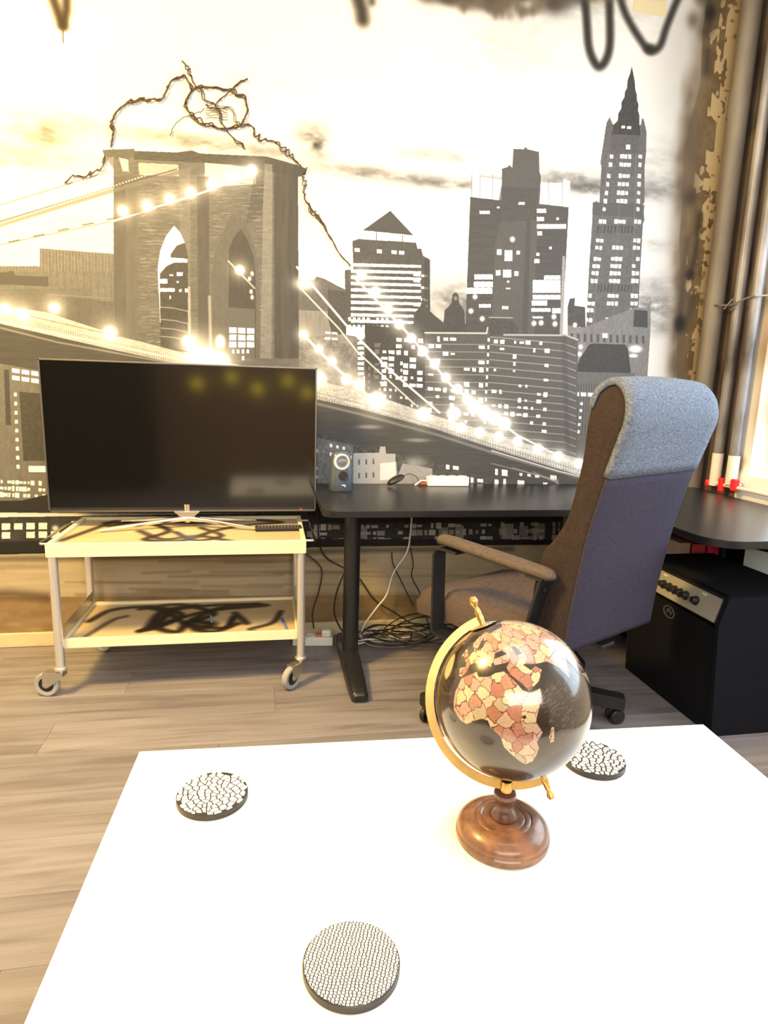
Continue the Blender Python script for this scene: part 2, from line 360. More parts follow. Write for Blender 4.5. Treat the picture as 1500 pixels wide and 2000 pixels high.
    for r_ in ((936, 412, 956, 418), (1048, 408, 1066, 416), (1048, 424, 1062, 432), (1048, 438, 1105, 447), (1049, 452, 1058, 460), (1012, 395, 1024, 400), (970, 404, 975, 407), (970, 487, 979, 498), (985, 489, 1000, 510), (1008, 490, 1015, 497), (968, 528, 977, 538), (982, 527, 998, 542),
               (1004, 530, 1012, 539), (1047, 494, 1053, 500), (1043, 506, 1053, 514), (926, 536, 962, 546), (925, 550, 962, 561), (910, 562, 961, 574), (935, 594, 958, 601), (980, 598, 992, 604), (1062, 538, 1094, 546), (1040, 547, 1094, 572), (1040, 576, 1094, 585), (1038, 587, 1068, 597),
               (1037, 602, 1075, 609), (1078, 602, 1094, 612), (1040, 618, 1060, 622), (1072, 482, 1077, 487), (1086, 425, 1091, 430), (990, 548, 994, 552), (988, 562, 996, 565)): R.rect(*r_, 345)
    for x, y in ((927, 580), (919, 608), (941, 623), (1042, 632), (1056, 631), (1083, 633), (1081, 619), (1000, 468)): R.blob(x, y, 4.5, 4.5, 345, 1, 3)
    R.fill([(1098, 500), (1103, 500), (1100, 660), (1092, 660)], 200, .8)
    # gothic tower
    bld([(1236, 200), (1244, 215), (1247, 246), (1251, 244), (1253, 232), (1256, 232), (1262, 258), (1261, 300), (1258, 328), (1258, 395), (1254, 400), (1258, 430), (1255, 436), (1250, 520), (1243, 665), (1143, 665), (1150, 520), (1157, 415),
         (1158, 400), (1164, 392), (1170, 398), (1174, 325), (1172, 318), (1181, 258), (1184, 240), (1190, 229), (1196, 243), (1204, 246), (1212, 215)], 112, 9)
    bld([(1233, 130), (1236, 144), (1239, 160), (1240, 176), (1243, 186), (1243, 196), (1246, 204), (1245, 216), (1248, 226), (1248, 240), (1250, 265), (1194, 265), (1198, 244), (1206, 236), (1207, 222), (1213, 212), (1213, 200), (1219, 190), (1220, 180), (1224, 172), (1225, 157), (1230, 144)], 72, 12, (3, 3))
    bld([(1196, 262), (1248, 265), (1246, 300), (1192, 300)], 104, 8, (4, 3))
    for r_ in ((1213, 246, 1220, 251), (1224, 247, 1232, 252), (1222, 283, 1230, 292)): R.rect(*r_, 345)
    R.fill([(1157, 395), (1258, 400), (1256, 425), (1156, 420)], 98, .9)
    for j, y in enumerate([301, 317, 339, 355, 372, 388, 404, 428, 465, 479, 501, 515, 529, 544, 573, 588, 601, 620]):
        sl = (y - 300) / 330; c = 1222 - 30 * sl * 1.0; w = 28 + 16 * sl
        for q, (ox, nn) in enumerate(((-w, 1 if y < 420 else 2), (0, 3), (w, 1 if y < 420 else 2))):
            if random.Random(j * 7 + q).random() < .06: continue
            ww = 3.8 * nn; R.wins([(c + ox - ww, y), (c + ox + ww, y + 1), (c + ox + ww - .5, y + 10), (c + ox - ww - .5, y + 9)], nn, 1, 345, .8, .85, .97, j * 5 + q, 1, .3)
    for y in (440, 555): R.wins([(1165, y), (1238, y), (1236, y + 16), (1163, y + 16)], 11, 1, 80, .5, .9)
    for x in (1181, 1209, 1236): R.stroke([(x + 6, 300), (x - 14 + (x - 1209) * .35, 655)], 2.2, 135, .3, .5)
    # low wings and roofs round it
    bld([(1108, 600), (1112, 584), (1122, 582), (1121, 597), (1142, 600), (1143, 640), (1108, 636)], 88)
    bld([(1240, 600), (1262, 602), (1270, 583), (1270, 640), (1262, 760), (1220, 760), (1130, 760), (1140, 640)], 142, 10, (4, 10))
    R.fill([(1238, 605), (1264, 607), (1264, 640), (1236, 638)], 74)
    bld([(1108, 636), (1140, 640), (1146, 760), (1108, 760)], 150, 12, (4, 8))
    R.wins([(1110, 650), (1262, 655), (1262, 672), (1110, 668)], 12, 1, 90, .4, .9); R.rect(1176, 651, 1186, 660, 345); R.blob(1240, 682, 12, 6, 340, 1, 3); R.blob(1236, 695, 8, 3, 330, 1, 3); R.blob(1133, 678, 4, 4, 340, 1, 3); R.blob(1131, 692, 4, 4, 340, 1, 3); R.blob(1122, 635, 4, 4, 340, 1, 3)
    bld([(1150, 673), (1158, 671), (1220, 673), (1226, 682), (1232, 732), (1122, 730), (1132, 700)], 72, 6)
    bld([(1122, 726), (1240, 729), (1240, 900), (1118, 900)], 118, 6)
    for k in range(12): R.stroke([(1124 + k * 5.2, 750), (1121 + k * 5.2, 850)], 2, 80, .3, .8)
    R.wins([(1118, 765), (1160, 767), (1160, 775), (1118, 774)], 3, 1, 345, .75, .9); R.wins([(1118, 780), (1142, 782), (1134, 850), (1112, 850)], 2, 5, 330, .4, .4, .6, 8)
    # balcony slabs
    bld([(955, 622), (996, 621), (1012, 640), (1010, 660), (954, 660)], 90); bld([(985, 655), (1105, 655), (1128, 664), (1126, 900), (946, 860), (954, 655)], 104, 4)
    bld([(830, 649), (950, 651), (956, 640), (950, 880), (828, 840)], 104, 6); bld([(714, 635), (768, 640), (830, 645), (830, 850), (712, 800)], 84, 6)
    R.stroke([(830, 650), (950, 651), (952, 640)], 3, 235, .3); R.stroke([(955, 620), (1000, 621)], 2, 190, .3); R.stroke([(984, 654), (1105, 655), (1128, 664)], 3, 210, .3)
    for k in range(15):
        y = 672 + k * 14.8; R.stroke([(958 - k * .8, y - 14), (1100, y - 1), (1124, y + 8)], 1.5, 195, .3, .85); R.stroke([(830, y), (948, y + 1)], 1.5, 190, .3, .75)
    R.stroke([(1101, 660), (1108, 880)], 10, 82, .4, .5)
    for k in range(12): R.rect(952 - k * .7, 660 + k * 14.6, 956 - k * .7, 667 + k * 14.6, 345)
    R.wins([(962, 660), (1075, 664), (1068, 850), (955, 840)], 9, 13, 345, .55, .45, .34, 21, 1, .9); R.wins([(835, 655), (948, 656), (944, 850), (832, 835)], 8, 13, 345, .6, .5, .4, 22, 1, .9)
    R.wins([(730, 655), (828, 660), (826, 760), (728, 755)], 7, 8, 345, .7, .6, .62, 23, 1, .6); R.wins([(716, 700), (820, 705), (820, 800), (714, 790)], 10, 7, 320, .4, .4, .5, 24, 1, .6)
    R.fill([(712, 630), (742, 632), (742, 760), (712, 770)], 78, .8)
    bld([(584, 660), (700, 650), (712, 770), (700, 790), (584, 770)], 150, 22, (8, 8))
    R.fill([(696, 640), (712, 640), (712, 735), (698, 735)], 110); R.wins([(697, 645), (711, 645), (711, 735), (698, 735)], 1, 9, 345, .9, .6); R.fill([(676, 636), (712, 640), (712, 660), (676, 654)], 330, .9, 20, (6, 6)); R.wins([(634, 644), (660, 646), (660, 668), (632, 666)], 2, 2, 330, .8, .4)
    # suspension cables with lamps, right of the tower
    R.stroke([(580, 522), (680, 640), (760, 722), (858, 806)], 4, 330, .3, .95); R.stroke([(584, 560), (660, 640), (700, 690), (810, 790)], 3, 290, .4, .85)
    R.stroke([(590, 652), (660, 722), (740, 790)], 4, 340, .5, .9)
    R.stroke([(690, 540), (800, 655), (880, 752), (1010, 850), (1120, 905)], 4, 310, .5, .8)
    R.stroke([(446, 510), (497, 563)], 3, 230, .4, .9); lights([(468, 528)], 10, 1)
    lights([(592, 654), (622, 682), (648, 706)], 9, 3); lights([(676, 742), (700, 752)], 11, 2); lights([(706, 538), (733, 570), (757, 604), (779, 634), (803, 661), (826, 686), (848, 711), (870, 738), (893, 760), (912, 780)], 10, 10)
    lights([(925, 795), (985, 828)], 13, 4); lights([(1088, 918)], 11, 1); lights([(912, 906)], 13, 1)
    # deck, right part
    R.fill([(600, 768), (700, 795), (850, 835), (1000, 885), (1130, 925), (1260, 965), (1260, 1000), (1130, 960), (960, 935), (850, 905), (700, 868), (600, 838)], 86, 1, 10, (60, 5))
    R.fill([(600, 738), (720, 768), (850, 812), (1000, 858), (1130, 896), (1260, 938), (1260, 972), (1130, 928), (1000, 888), (850, 838), (700, 798), (600, 776)], 235, .8, 60, (5, 4))
    R.stroke([(600, 784), (700, 808), (850, 848), (1000, 896), (1130, 932), (1260, 972)], 5, 150, .4, .9)
    for k in range(110):
        x = 604 + k * 4.9; y = 768 + k * 1.34; R.stroke([(x, y), (x + 1, y + 12)], 1.4, 100, .4, .65)
    R.stroke([(600, 762), (720, 792), (850, 832), (1000, 880), (1130, 918)], 1.5, 120, .4, .6)
    R.stroke([(600, 778), (720, 808), (850, 848)], 1.5, 110, .4, .6)
    lights([(736, 782)], 19, 1); lights([(622, 740)], 16, 1); lights([(826, 808), (885, 808)], 14, 2); lights([(900, 835), (1010, 862), (1130, 905)], 10, 7)
    R.stroke([(960, 880), (1090, 920), (1140, 932)], 2, 300, .4, .8)
    R.blob(720, 834, 24, 4, 200, .7, 3); R.blob(815, 860, 24, 4, 190, .7, 3)
    # under the deck, right part
    R.fill([(600, 838), (700, 868), (850, 905), (960, 935), (1130, 960), (1260, 1000), (1260, 1090), (600, 1090)], 92, 1, 34, (8, 7))
    R.fill([(690, 885), (740, 884), (742, 872), (752, 872), (754, 886), (772, 886), (774, 1000), (690, 1000)], 215, 1, 8, (10, 8)); R.fill([(742, 905), (774, 902), (776, 935), (742, 938)], 330, .5); R.wins([(694, 890), (736, 888), (736, 940), (694, 942)], 3, 2, 120, .25, .4); R.wins([(600, 870), (690, 880), (690, 940), (600, 940)], 7, 4, 210, .5, .4, .5, 61, 1, .8); R.blob(810, 905, 20, 12, 235, .6)
    R.fill([(786, 905), (844, 915), (844, 945), (770, 945)], 190, 1, 14, (6, 6)); R.fill([(620, 855), (690, 870), (690, 1000), (620, 1000)], 140, .8, 40, (6, 9))
    R.wins([(640, 860), (690, 872), (690, 930), (640, 930)], 4, 4, 300, .4, .4, .5, 31)
    R.wins([(866, 900), (1120, 930), (1120, 958), (866, 945)], 16, 2, 345, .6, .5, .5, 32, 1, .9)
    for k in range(4): R.stroke([(960 + k * 40, 905 + k * 8), (1090, 938 + k * 3)], 2, 200, .4, .6)
    # deck, left part
    R.fill([(-420, 560), (0, 632), (120, 650), (380, 716), (500, 745), (500, 800), (-420, 760)], 84, 1, 10, (60, 5))
    R.fill([(-420, 500), (0, 596), (90, 610), (230, 655), (360, 690), (500, 720), (500, 750), (350, 712), (120, 660), (0, 632), (-420, 570)], 230, .9, 40, (8, 4))
    for k in range(95):
        x = 2 + k * 4.4; R.stroke([(x, 612 + k * 1.1), (x + 1, 626 + k * 1.1)], 1.3, 110, .4, .6)
    R.stroke([(-420, 545), (0, 640), (110, 668), (370, 716)], 4, 170, .4, .8)
    lights([(10, 604), (45, 615)], 13, 2); lights([(106, 602)], 12, 1); lights([(215, 650)], 15, 1); lights([(368, 668)], 14, 1); lights([(380, 690), (430, 706)], 20, 3)
    R.stroke([(60, 618), (370, 688)], 2, 110, .4, .6); R.stroke([(0, 628), (370, 706)], 4, 330, .6, .5)
    # left edge building below the deck
    R.fill([(-420, 700), (0, 710), (90, 726), (110, 1000), (-420, 1000)], 128, 1, 14, (5, 12))
    R.fill([(8, 722), (18, 722), (22, 830), (12, 830)], 70, .8); R.fill([(38, 765), (95, 770), (95, 900), (46, 900)], 80, 1, 14, (6, 6)); R.wins([(22, 716), (78, 724), (78, 752), (22, 744)], 3, 2, 345, .8, .6, .9, 41)
    R.wins([(26, 762), (34, 762), (40, 920), (32, 920)], 1, 9, 345, .7, .4); R.rect(56, 910, 90, 922, 340); R.wins([(0, 934), (90, 938), (90, 976), (0, 972)], 12, 3, 320, .8, .6, .7, 42, 1, .8)
    R.wins([(-420, 760), (-10, 770), (-10, 930), (-420, 930)], 30, 9, 300, .5, .5, .4, 43)
    R.fill([(-420, 975), (40, 978), (92, 966), (200, 975), (640, 985), (640, 1008), (-420, 996)], 40)
    R.stroke([(-420, 1003), (0, 1004), (640, 1003)], 5, 250, .4, .8)
    # river front seen below the tops of cart and desk
    R.fill([(-420, 1010), (0, 1010), (1340, 990), (1340, 1072), (700, 1072), (0, 1090), (-420, 1100)], 62, 1, 26, (12, 6))
    R.wins([(-420, 1016), (0, 1018), (640, 1014), (640, 1050)][:2] + [(0, 1046), (-420, 1050)], 26, 2, 260, .6, .7, .6, 44)
    R.wins([(0, 1020), (120, 1018), (120, 1052), (0, 1054)], 5, 2, 280, .7, .75, .8, 45); R.blob(108, 1032, 7, 7, 300, .8, 3)
    R.wins([(600, 1024), (1100, 1016), (1100, 1056), (600, 1062)], 40, 3, 250, .8, .65, .55, 46, .9, 1.0); R.wins([(600, 1030), (1100, 1022), (1100, 1050), (600, 1056)], 16, 1, 230, .6, .8, .5, 47, .8, .8)
    R.fill([(-420, 1056), (0, 1058), (300, 1050), (1340, 1056), (1340, 1070), (700, 1069), (0, 1084), (-420, 1096)], 22, .9)
    R.fill([(600, 996), (1340, 984), (1340, 1018), (600, 1022)], 26, .85)  # dark trees of the print, with the desk's shadow painted in
    # ---- print ends; painted plaster, spray paint and brown marks
    low = [(-420, 1098), (0, 1083), (700, 1067), (1340, 1062), (1420, 1300), (-420, 1320)]
    R.fill(low, (224, 206, 172), 1, 12, (120, 8)); rnd = random.Random(9)
    for k in range(60):
        x = rnd.uniform(-300, 1200); y = rnd.uniform(1090, 1180); L = rnd.uniform(80, 300); R.stroke([(x, y), (x + L, y + rnd.uniform(-4, 2))], rnd.uniform(3, 10), rnd.choice([(150, 124, 92), (232, 218, 188), (170, 144, 110)]), .5, .4)
    R.fill([(-420, 1170), (0, 1166), (1300, 1160), (1400, 1300), (-420, 1320)], (166, 132, 84), .8, 26, (50, 20))
    R.stroke([(-300, 1170), (20, 1160), (90, 1166)], 22, (92, 66, 44), .6, .7); R.stroke([(0, 1092), (300, 1088), (700, 1075), (1000, 1072)], 12, (80, 68, 52), .6, .6)
    for k in range(46):
        x = rnd.uniform(-200, 1300); R.blob(x, 1235 + rnd.uniform(-30, 8), rnd.uniform(4, 16), rnd.uniform(3, 9), (196, 176, 130), .8, 4)
    # right end: bare plaster with peeling edge
    edge = [(1392, -80), (1372, 60), (1368, 160), (1350, 230), (1334, 300), (1332, 400), (1326, 470), (1330, 560), (1322, 640), (1322, 760), (1318, 1100)]
    R.fill(edge + [(1360, 1100), (1390, 700), (1480, -80)], (130, 108, 74), 1, 34, (26, 34))
    R.stroke(edge, 26, (142, 124, 98), .9, .8)
    for k in range(60):
        y = rnd.uniform(150, 760); R.blob(1350 - max(0, (y - 150)) * .04 + rnd.uniform(-16, 12), y, rnd.uniform(5, 14), rnd.uniform(8, 26), rnd.choice([(118, 100, 76), (92, 76, 58), (150, 134, 112)]), .45)
    rag = [(1452, -80)]
    yy = -60
    while yy < 1080:
        base = 1456 - (yy + 60) * .098; rag.append((base - 6 - rnd.random() * 24, yy)); yy += rnd.uniform(5, 14)
    for (x0, x1, thr) in ((0, 14, -.9), (14, 27, -.30), (27, 42, .05), (42, 60, .32)):      # plaster flaking off in patches, sparser away from the corner
        P = [(1462 - x0, -80)] + [(1456 - (y + 60) * .098 - x0, y) for y in range(-60, 1100, 20)]; Q = [(1456 - (y + 60) * .098 - x1, y) for y in range(1080, -80, -20)]
        b, m = R.mask(P + Q)
        if b:
            nz = vnoise(b[2] - b[0], b[3] - b[1], (34, 44)); R.blend(b, m * (nz > thr) * .95, (232, 206, 156))
            R.blend(b, m * (np.abs(nz - thr) < .035) * .7, (110, 84, 50))
    R.fill([(1462, -80), (1456, -60), (1344, 1100), (1560, 1100), (1560, -80)], (226, 200, 152), 1, 12, (30, 30))
    for k in range(90):
        y = rnd.uniform(-20, 900); x = 1450 - (y + 60) * .098 - rnd.uniform(0, 26); R.blob(x, y, rnd.uniform(1.5, 6), rnd.uniform(1.5, 5), rnd.choice([(226, 200, 150), (150, 120, 76)]), .9, 4)
    # spray paint
    K = (28, 24, 22)
    R.stroke([(1366, -30), (1392, 20), (1380, 60)], 20, (62, 52, 40), .9, .9); R.blob(1386, 25, 10, 13, K, .9, 3); R.blob(1352, 40, 12, 14, (90, 76, 64), .7)
    R.stroke([(1382, 100), (1380, 140)], 12, (70, 58, 46), .9, .9)
    R.stroke([(1345, 235), (1355, 330), (1345, 380)], 22, (112, 96, 78), 1.0, .8); R.blob(1348, 385, 13, 15, (70, 58, 46), .8)
    R.stroke([(1366, 420), (1358, 500), (1347, 536)], 9, (60, 48, 38), .9, .9); R.blob(1347, 538, 9, 9, K, .9, 3)
    R.stroke([(1354, 582), (1346, 610), (1335, 640), (1326, 620), (1332, 560), (1342, 470)], 14, (84, 70, 56), .9, .8, sm=True); R.blob(1327, 632, 11, 15, K, .95, 3)
    R.stroke([(1330, 690), (1322, 800)], 16, (120, 104, 84), .9, .7)
    R.stroke([(1140, -20), (1145, 40), (1150, 95), (1165, 128), (1180, 122), (1190, 90), (1190, 30), (1188, -20)], 15, K, .45, .93, sm=True)
    R.stroke([(1205, -20), (1222, 30), (1248, 75), (1268, 98), (1288, 90), (1302, 50), (1325, -5), (1340, -20)], 13, K, .5, .9, sm=True); R.blob(1268, 97, 12, 9, K, .9, 3)
    R.stroke([(98, -20), (110, 15), (122, 50)], 19, (44, 30, 16), .5, .92); R.stroke([(130, -20), (130, 20), (124, 50)], 17, (44, 30, 16), .5, .92); R.stroke([(123, 58), (124, 84)], 1.8, (70, 48, 24), .3)
    R.stroke([(694, -20), (706, 20), (708, 38)], 25, (40, 32, 24), .5, .92); R.stroke([(722, -15), (726, 4)], 14, (60, 48, 36), .6, .8)
    for k in range(60): R.blob(rnd.uniform(820, 1150), rnd.uniform(-30, 14), rnd.uniform(9, 26), rnd.uniform(8, 16), rnd.choice([K, (80, 68, 50), (104, 92, 66)]), .55)
    for k in range(30): R.blob(rnd.uniform(890, 1060), rnd.uniform(8, 32), rnd.uniform(4, 12), rnd.uniform(6, 12), (110, 96, 78), .5)
    R.fill([(1238, -40), (1300, -40), (1300, 34), (1234, 24)], (255, 232, 170), .7)
    for k in range(26): R.blob(rnd.uniform(1130, 1440), rnd.uniform(-40, 0), rnd.uniform(9, 22), rnd.uniform(6, 12), rnd.choice([(96, 84, 56), (120, 100, 64)]), .5)
    return lin(R.a, 0.50)
MURAL = img_mat('wall_print', draw_mural(), 0.75, bump=0.12)

M_white = mat('white_plaster', (0.80, 0.78, 0.74), 0.9, bump=0.3, bscale=60)
M_ceil = mat('ceiling_paint', (0.75, 0.74, 0.72), 0.95, bump=0.1)
M_rear = mat('brown_wall_paint', (0.42, 0.29, 0.21), 0.9, bump=0.2)
M_black = mat('black_laminate', (0.012, 0.012, 0.014), 0.30, bump=0.05, bscale=400, spec=0.28)
M_blackmetal = mat('black_metal', (0.012, 0.013, 0.016), 0.38, spec=0.5, bump=0.05, bscale=200)
M_plastic = mat('black_plastic', (0.012, 0.012, 0.013), 0.45, bump=0.05, bscale=300)
M_chrome = mat('chrome', (0.82, 0.80, 0.77), 0.16, 1.0, bump=0.02, bscale=80)
M_tube = mat('bright_tube', (0.74, 0.73, 0.71), 0.28, 0.75, bump=0.02, bscale=80)
M_steel = mat('zinc_steel', (0.60, 0.58, 0.54), 0.38, 1.0, bump=0.05, bscale=120)
M_brass = mat('brass', (0.56, 0.37, 0.13), 0.36, 1.0, bump=0.06, bscale=120, var=0.15, vscale=30)
M_whitep = mat('white_plastic', (0.80, 0.79, 0.75), 0.4, bump=0.02)
M_red = mat('red_plastic', (0.75, 0.01, 0.02), 0.4, bump=0.02)
M_table = mat('white_table_foil', (0.86, 0.86, 0.84), 0.38, bump=0.02, bscale=100)

# ------------------------------------------------------------------ room
RX0, RY0, CZ = -2.7, -2.3, 3.05
def struct(name, mb, m, smooth=None):
    o = mb.build(name, m, None, smooth); o['kind'] = 'structure'; return o
# back wall
wb = struct('wall_back', MB().box(((RX0 + WALL_X + .15) / 2, WALL_Y + .06, CZ / 2), (WALL_X + .15 - RX0, .12, CZ)), MURAL)
def uvw(co): return ((co.x - TX0) / (TX1 - TX0), co.z / TZ1)
set_uv(wb.data, uvw)
# the printed mural sheet, pasted on the wall, with an uneven cut right edge
me_pts = []
rnd = random.Random(2)
ed = [wall_pt(u, v) for u, v in ((1392, -80), (1372, 60), (1368, 160), (1350, 230), (1334, 300), (1332, 400), (1326, 470), (1330, 560), (1322, 640), (1322, 760))]
ed = [(x, min(z, CZ)) for x, z in ed]
zb = wall_pt(700, 1067)[1]
poly = [(RX0 + .01, zb - .012), (-.4, zb - .004), (.9, zb), (ed[-1][0], zb)] + ed[::-1][0:9] + [(ed[0][0], CZ - .001), (RX0 + .01, CZ - .001)]
mm = MB(); Mx = Matrix(((1, 0, 0, 0), (0, 0, -1, WALL_Y), (0, 1, 0, 0), (0, 0, 0, 1)))
mm.prism(poly, 0.0003, 0.0022, Mx)
mu = mm.build('wall_mural', MURAL, None, None); set_uv(mu.data, uvw)
tag(mu, 'black and white photo mural of a suspension bridge and night skyline covering the back wall', 'mural')
# other walls, ceiling
WY0, WY1, WZ0, WZ1 = 0.30, 2.44, 0.80, 2.45
w = MB()
xr = WALL_X + .075
w.box((xr, (RY0 + WY0) / 2, CZ / 2), (.15, WY0 - RY0, CZ)); w.box((xr, (WY1 + WALL_Y) / 2, CZ / 2), (.15, WALL_Y - WY1, CZ))
w.box((xr, (WY0 + WY1) / 2, WZ0 / 2), (.15, WY1 - WY0, WZ0)); w.box((xr, (WY0 + WY1) / 2, (WZ1 + CZ) / 2), (.15, WY1 - WY0, CZ - WZ1))
# right wall: white plaster with sprayed smudges near the pipes (painted marks, laid out in metres)
def TR(y, z): return ((y - RY0) * 300, z * 300)
RR = Ras(int((WALL_Y - RY0) * 300), int(CZ * 300), TR, 262); rnd = random.Random(12)
RR.fill([(2.50, 0), (WALL_Y, 0), (WALL_Y, CZ), (2.53, CZ)], (96, 78, 62), .9, 20, (10, 60))
for k in range(26):
    z = rnd.uniform(.8, 3.0); RR.stroke([(rnd.uniform(2.48, 2.78), z), (rnd.uniform(2.48, 2.78), z + rnd.uniform(.1, .5))], rnd.uniform(.03, .08), rnd.choice([(52, 44, 40), (96, 82, 68), (128, 104, 76)]), .6, .55)
for y, z, a, b_ in ((2.40, 1.10, .06, .14), (2.44, 1.35, .05, .12), (2.46, 1.7, .04, .3), (2.47, 2.3, .04, .4)): RR.blob(y, z, a, b_, (150, 122, 88), .8)
wr = struct('wall_right', w, img_mat('right_wall_paint', lin(RR.a, .8), .85, bump=.15))
set_uv(wr.data, lambda co: ((co.y - RY0) / (WALL_Y - RY0), co.z / CZ))
struct('wall_left', MB().box((RX0 - .06, (RY0 + WALL_Y) / 2, CZ / 2), (.12, WALL_Y - RY0, CZ)), M_white)
struct('wall_rear', MB().box(((RX0 + WALL_X) / 2, RY0 - .06, CZ / 2), (WALL_X - RX0 + .3, .12, CZ)), M_rear)
struct('ceiling', MB().box(((RX0 + WALL_X) / 2, (RY0 + WALL_Y) / 2, CZ + .05), (WALL_X - RX0 + .3, WALL_Y - RY0 + .24, .1)), M_ceil)
wf = MB()
for y in (WY0 + .03, (WY0 + WY1) / 2, WY1 - .03): wf.box((WALL_X + .10, y, (WZ0 + WZ1) / 2), (.05, .06, WZ1 - WZ0), .004)
for z in (WZ0 + .03, WZ1 - .03): wf.box((WALL_X + .10, (WY0 + WY1) / 2, z), (.044, WY1 - WY0 - .01, .06), .003)
# window sill and frame stay outside the frame of the photograph
wo = struct('window_1', wf, M_whitep)
MB().box((WALL_X + .0725, (WY0 + WY1) / 2, WZ0 - .0005 + .008), (.135, WY1 - WY0 - .004, .015), .003).build('window_sill', M_whitep, wo)
pn_m = bpy.data.materials.new('window_glass'); pn_m.use_nodes = True; _n = pn_m.node_tree.nodes; _n.clear()
_o = _n.new('ShaderNodeOutputMaterial'); _mx = _n.new('ShaderNodeMixShader'); _t = _n.new('ShaderNodeBsdfTransparent'); _g = _n.new('ShaderNodeBsdfGlossy'); _mx.inputs[0].default_value = .06; _g.inputs['Roughness'].default_value = .02
for a_, b_ in ((_t.outputs[0], _mx.inputs[1]), (_g.outputs[0], _mx.inputs[2]), (_mx.outputs[0], _o.inputs[0])): pn_m.node_tree.links.new(a_, b_)
for ya_, yb_ in ((WY0 + .06, (WY0 + WY1) / 2 - .03), ((WY0 + WY1) / 2 + .03, WY1 - .06)): MB().box((WALL_X + .10, (ya_ + yb_) / 2, (WZ0 + WZ1) / 2), (.004, yb_ - ya_ + .01, WZ1 - WZ0 - .11)).build('window_pane', pn_m, wo, None)
# corner strip of plaster and skirting
cs = struct('trim_1', MB().box((WALL_X - .012, WALL_Y - .012, CZ / 2), (.024, .024, CZ - .002), .003), mat('cream_plaster', (.66, .57, .42), .8, bump=.4, bscale=30, var=.2, vscale=8))
sk = struct('baseboard_back', MB().box(((RX0 + .15 + WALL_X) / 2 - .1, WALL_Y - .008, .032), (WALL_X - RX0 - .2, .016, .062), .003), mat('cream_skirting', (.62, .52, .33), .6, bump=.2, bscale=30, var=.25, vscale=9, stretch=(.4, 1, 1)))

# laminate floor: one object per plank
def plank_mat():
    m = mat('oak_laminate', (.3, .24, .18), .42, spec=.4); nt = m.node_tree; N = nt.nodes; L = nt.links; b = N['Principled BSDF']
    tc = N.new('ShaderNodeTexCoord'); oi = N.new('ShaderNodeObjectInfo'); ad = N.new('ShaderNodeVectorMath'); ad.operation = 'MULTIPLY_ADD'
    sc = N.new('ShaderNodeCombineXYZ')
    for i in range(3): L.new(oi.outputs['Random'], sc.inputs[i])
    L.new(sc.outputs[0], ad.inputs[0]); ad.inputs[1].default_value = (17, 31, 5); L.new(tc.outputs['Object'], ad.inputs[2])
    mp = N.new('ShaderNodeMapping'); mp.inputs['Scale'].default_value = (1.3, 15, 1); L.new(ad.outputs[0], mp.inputs[0])
    n1 = N.new('ShaderNodeTexNoise'); n1.inputs['Scale'].default_value = 1.7; n1.inputs['Detail'].default_value = 6; n1.inputs['Distortion'].default_value = .5; L.new(mp.outputs[0], n1.inputs['Vector'])
    mp2 = N.new('ShaderNodeMapping'); mp2.inputs['Scale'].default_value = (2.5, 70, 1); L.new(ad.outputs[0], mp2.inputs[0])
    n2 = N.new('ShaderNodeTexNoise'); n2.inputs['Scale'].default_value = 3; n2.inputs['Detail'].default_value = 4; L.new(mp2.outputs[0], n2.inputs['Vector'])
    r1 = N.new('ShaderNodeValToRGB'); r1.color_ramp.elements[0].position = .3; r1.color_ramp.elements[1].position = .72
    r1.color_ramp.elements[0].color = (.140, .127, .138, 1); r1.color_ramp.elements[1].color = (.250, .238, .268, 1)
    e = r1.color_ramp.elements.new(.5); e.color = (.210, .194, .212, 1); L.new(n1.outputs['Fac'], r1.inputs[0])
    mx = N.new('ShaderNodeMix'); mx.data_type = 'RGBA'; mx.blend_type = 'MULTIPLY'; mx.inputs['Factor'].default_value = .35
    r2 = N.new('ShaderNodeValToRGB'); r2.color_ramp.elements[0].position = .3; r2.color_ramp.elements[0].color = (.72, .69, .66, 1); r2.color_ramp.elements[1].position = .6; L.new(n2.outputs['Fac'], r2.inputs[0])
    L.new(r1.outputs[0], mx.inputs[6]); L.new(r2.outputs[0], mx.inputs[7])
    hv = N.new('ShaderNodeHueSaturation'); vm = N.new('ShaderNodeMapRange'); vm.inputs['To Min'].default_value = .88; vm.inputs['To Max'].default_value = 1.1
    L.new(oi.outputs['Random'], vm.inputs['Value']); L.new(vm.outputs[0], hv.inputs['Value']); L.new(mx.outputs[2], hv.inputs['Color']); L.new(hv.outputs[0], b.inputs['Base Color'])
    bp = N.new('ShaderNodeBump'); bp.inputs['Strength'].default_value = .15; bp.inputs['Distance'].default_value = .001; L.new(n2.outputs['Fac'], bp.inputs['Height']); L.new(bp.outputs[0], b.inputs['Normal'])
    return m
floor = struct('floor', MB().box(((RX0 + WALL_X) / 2, (RY0 + WALL_Y) / 2, -.06), (WALL_X - RX0 + .3, WALL_Y - RY0 + .24, .1)), mat('subfloor', (.05, .035, .025), .9, bump=.1))
MPL = plank_mat(); PW, PL = .192, 1.285; pm = {}
def plank(x0, x1, y0, y1):
    key = (round(x1 - x0, 3), round(y1 - y0, 3))
    if key not in pm:
        me = bpy.data.meshes.new('plank'); t = MB().box((0, 0, -.005), (key[0] - .0006, key[1] - .0006, .01), .0006, 1)
        me.from_pydata(t.v, [], t.f); me.materials.append(MPL); pm[key] = me
    o = bpy.data.objects.new('plank', pm[key]); COL.objects.link(o); o.parent = floor; o.location = ((x0 + x1) / 2, (y0 + y1) / 2, 0)
y = RY0; k = 0
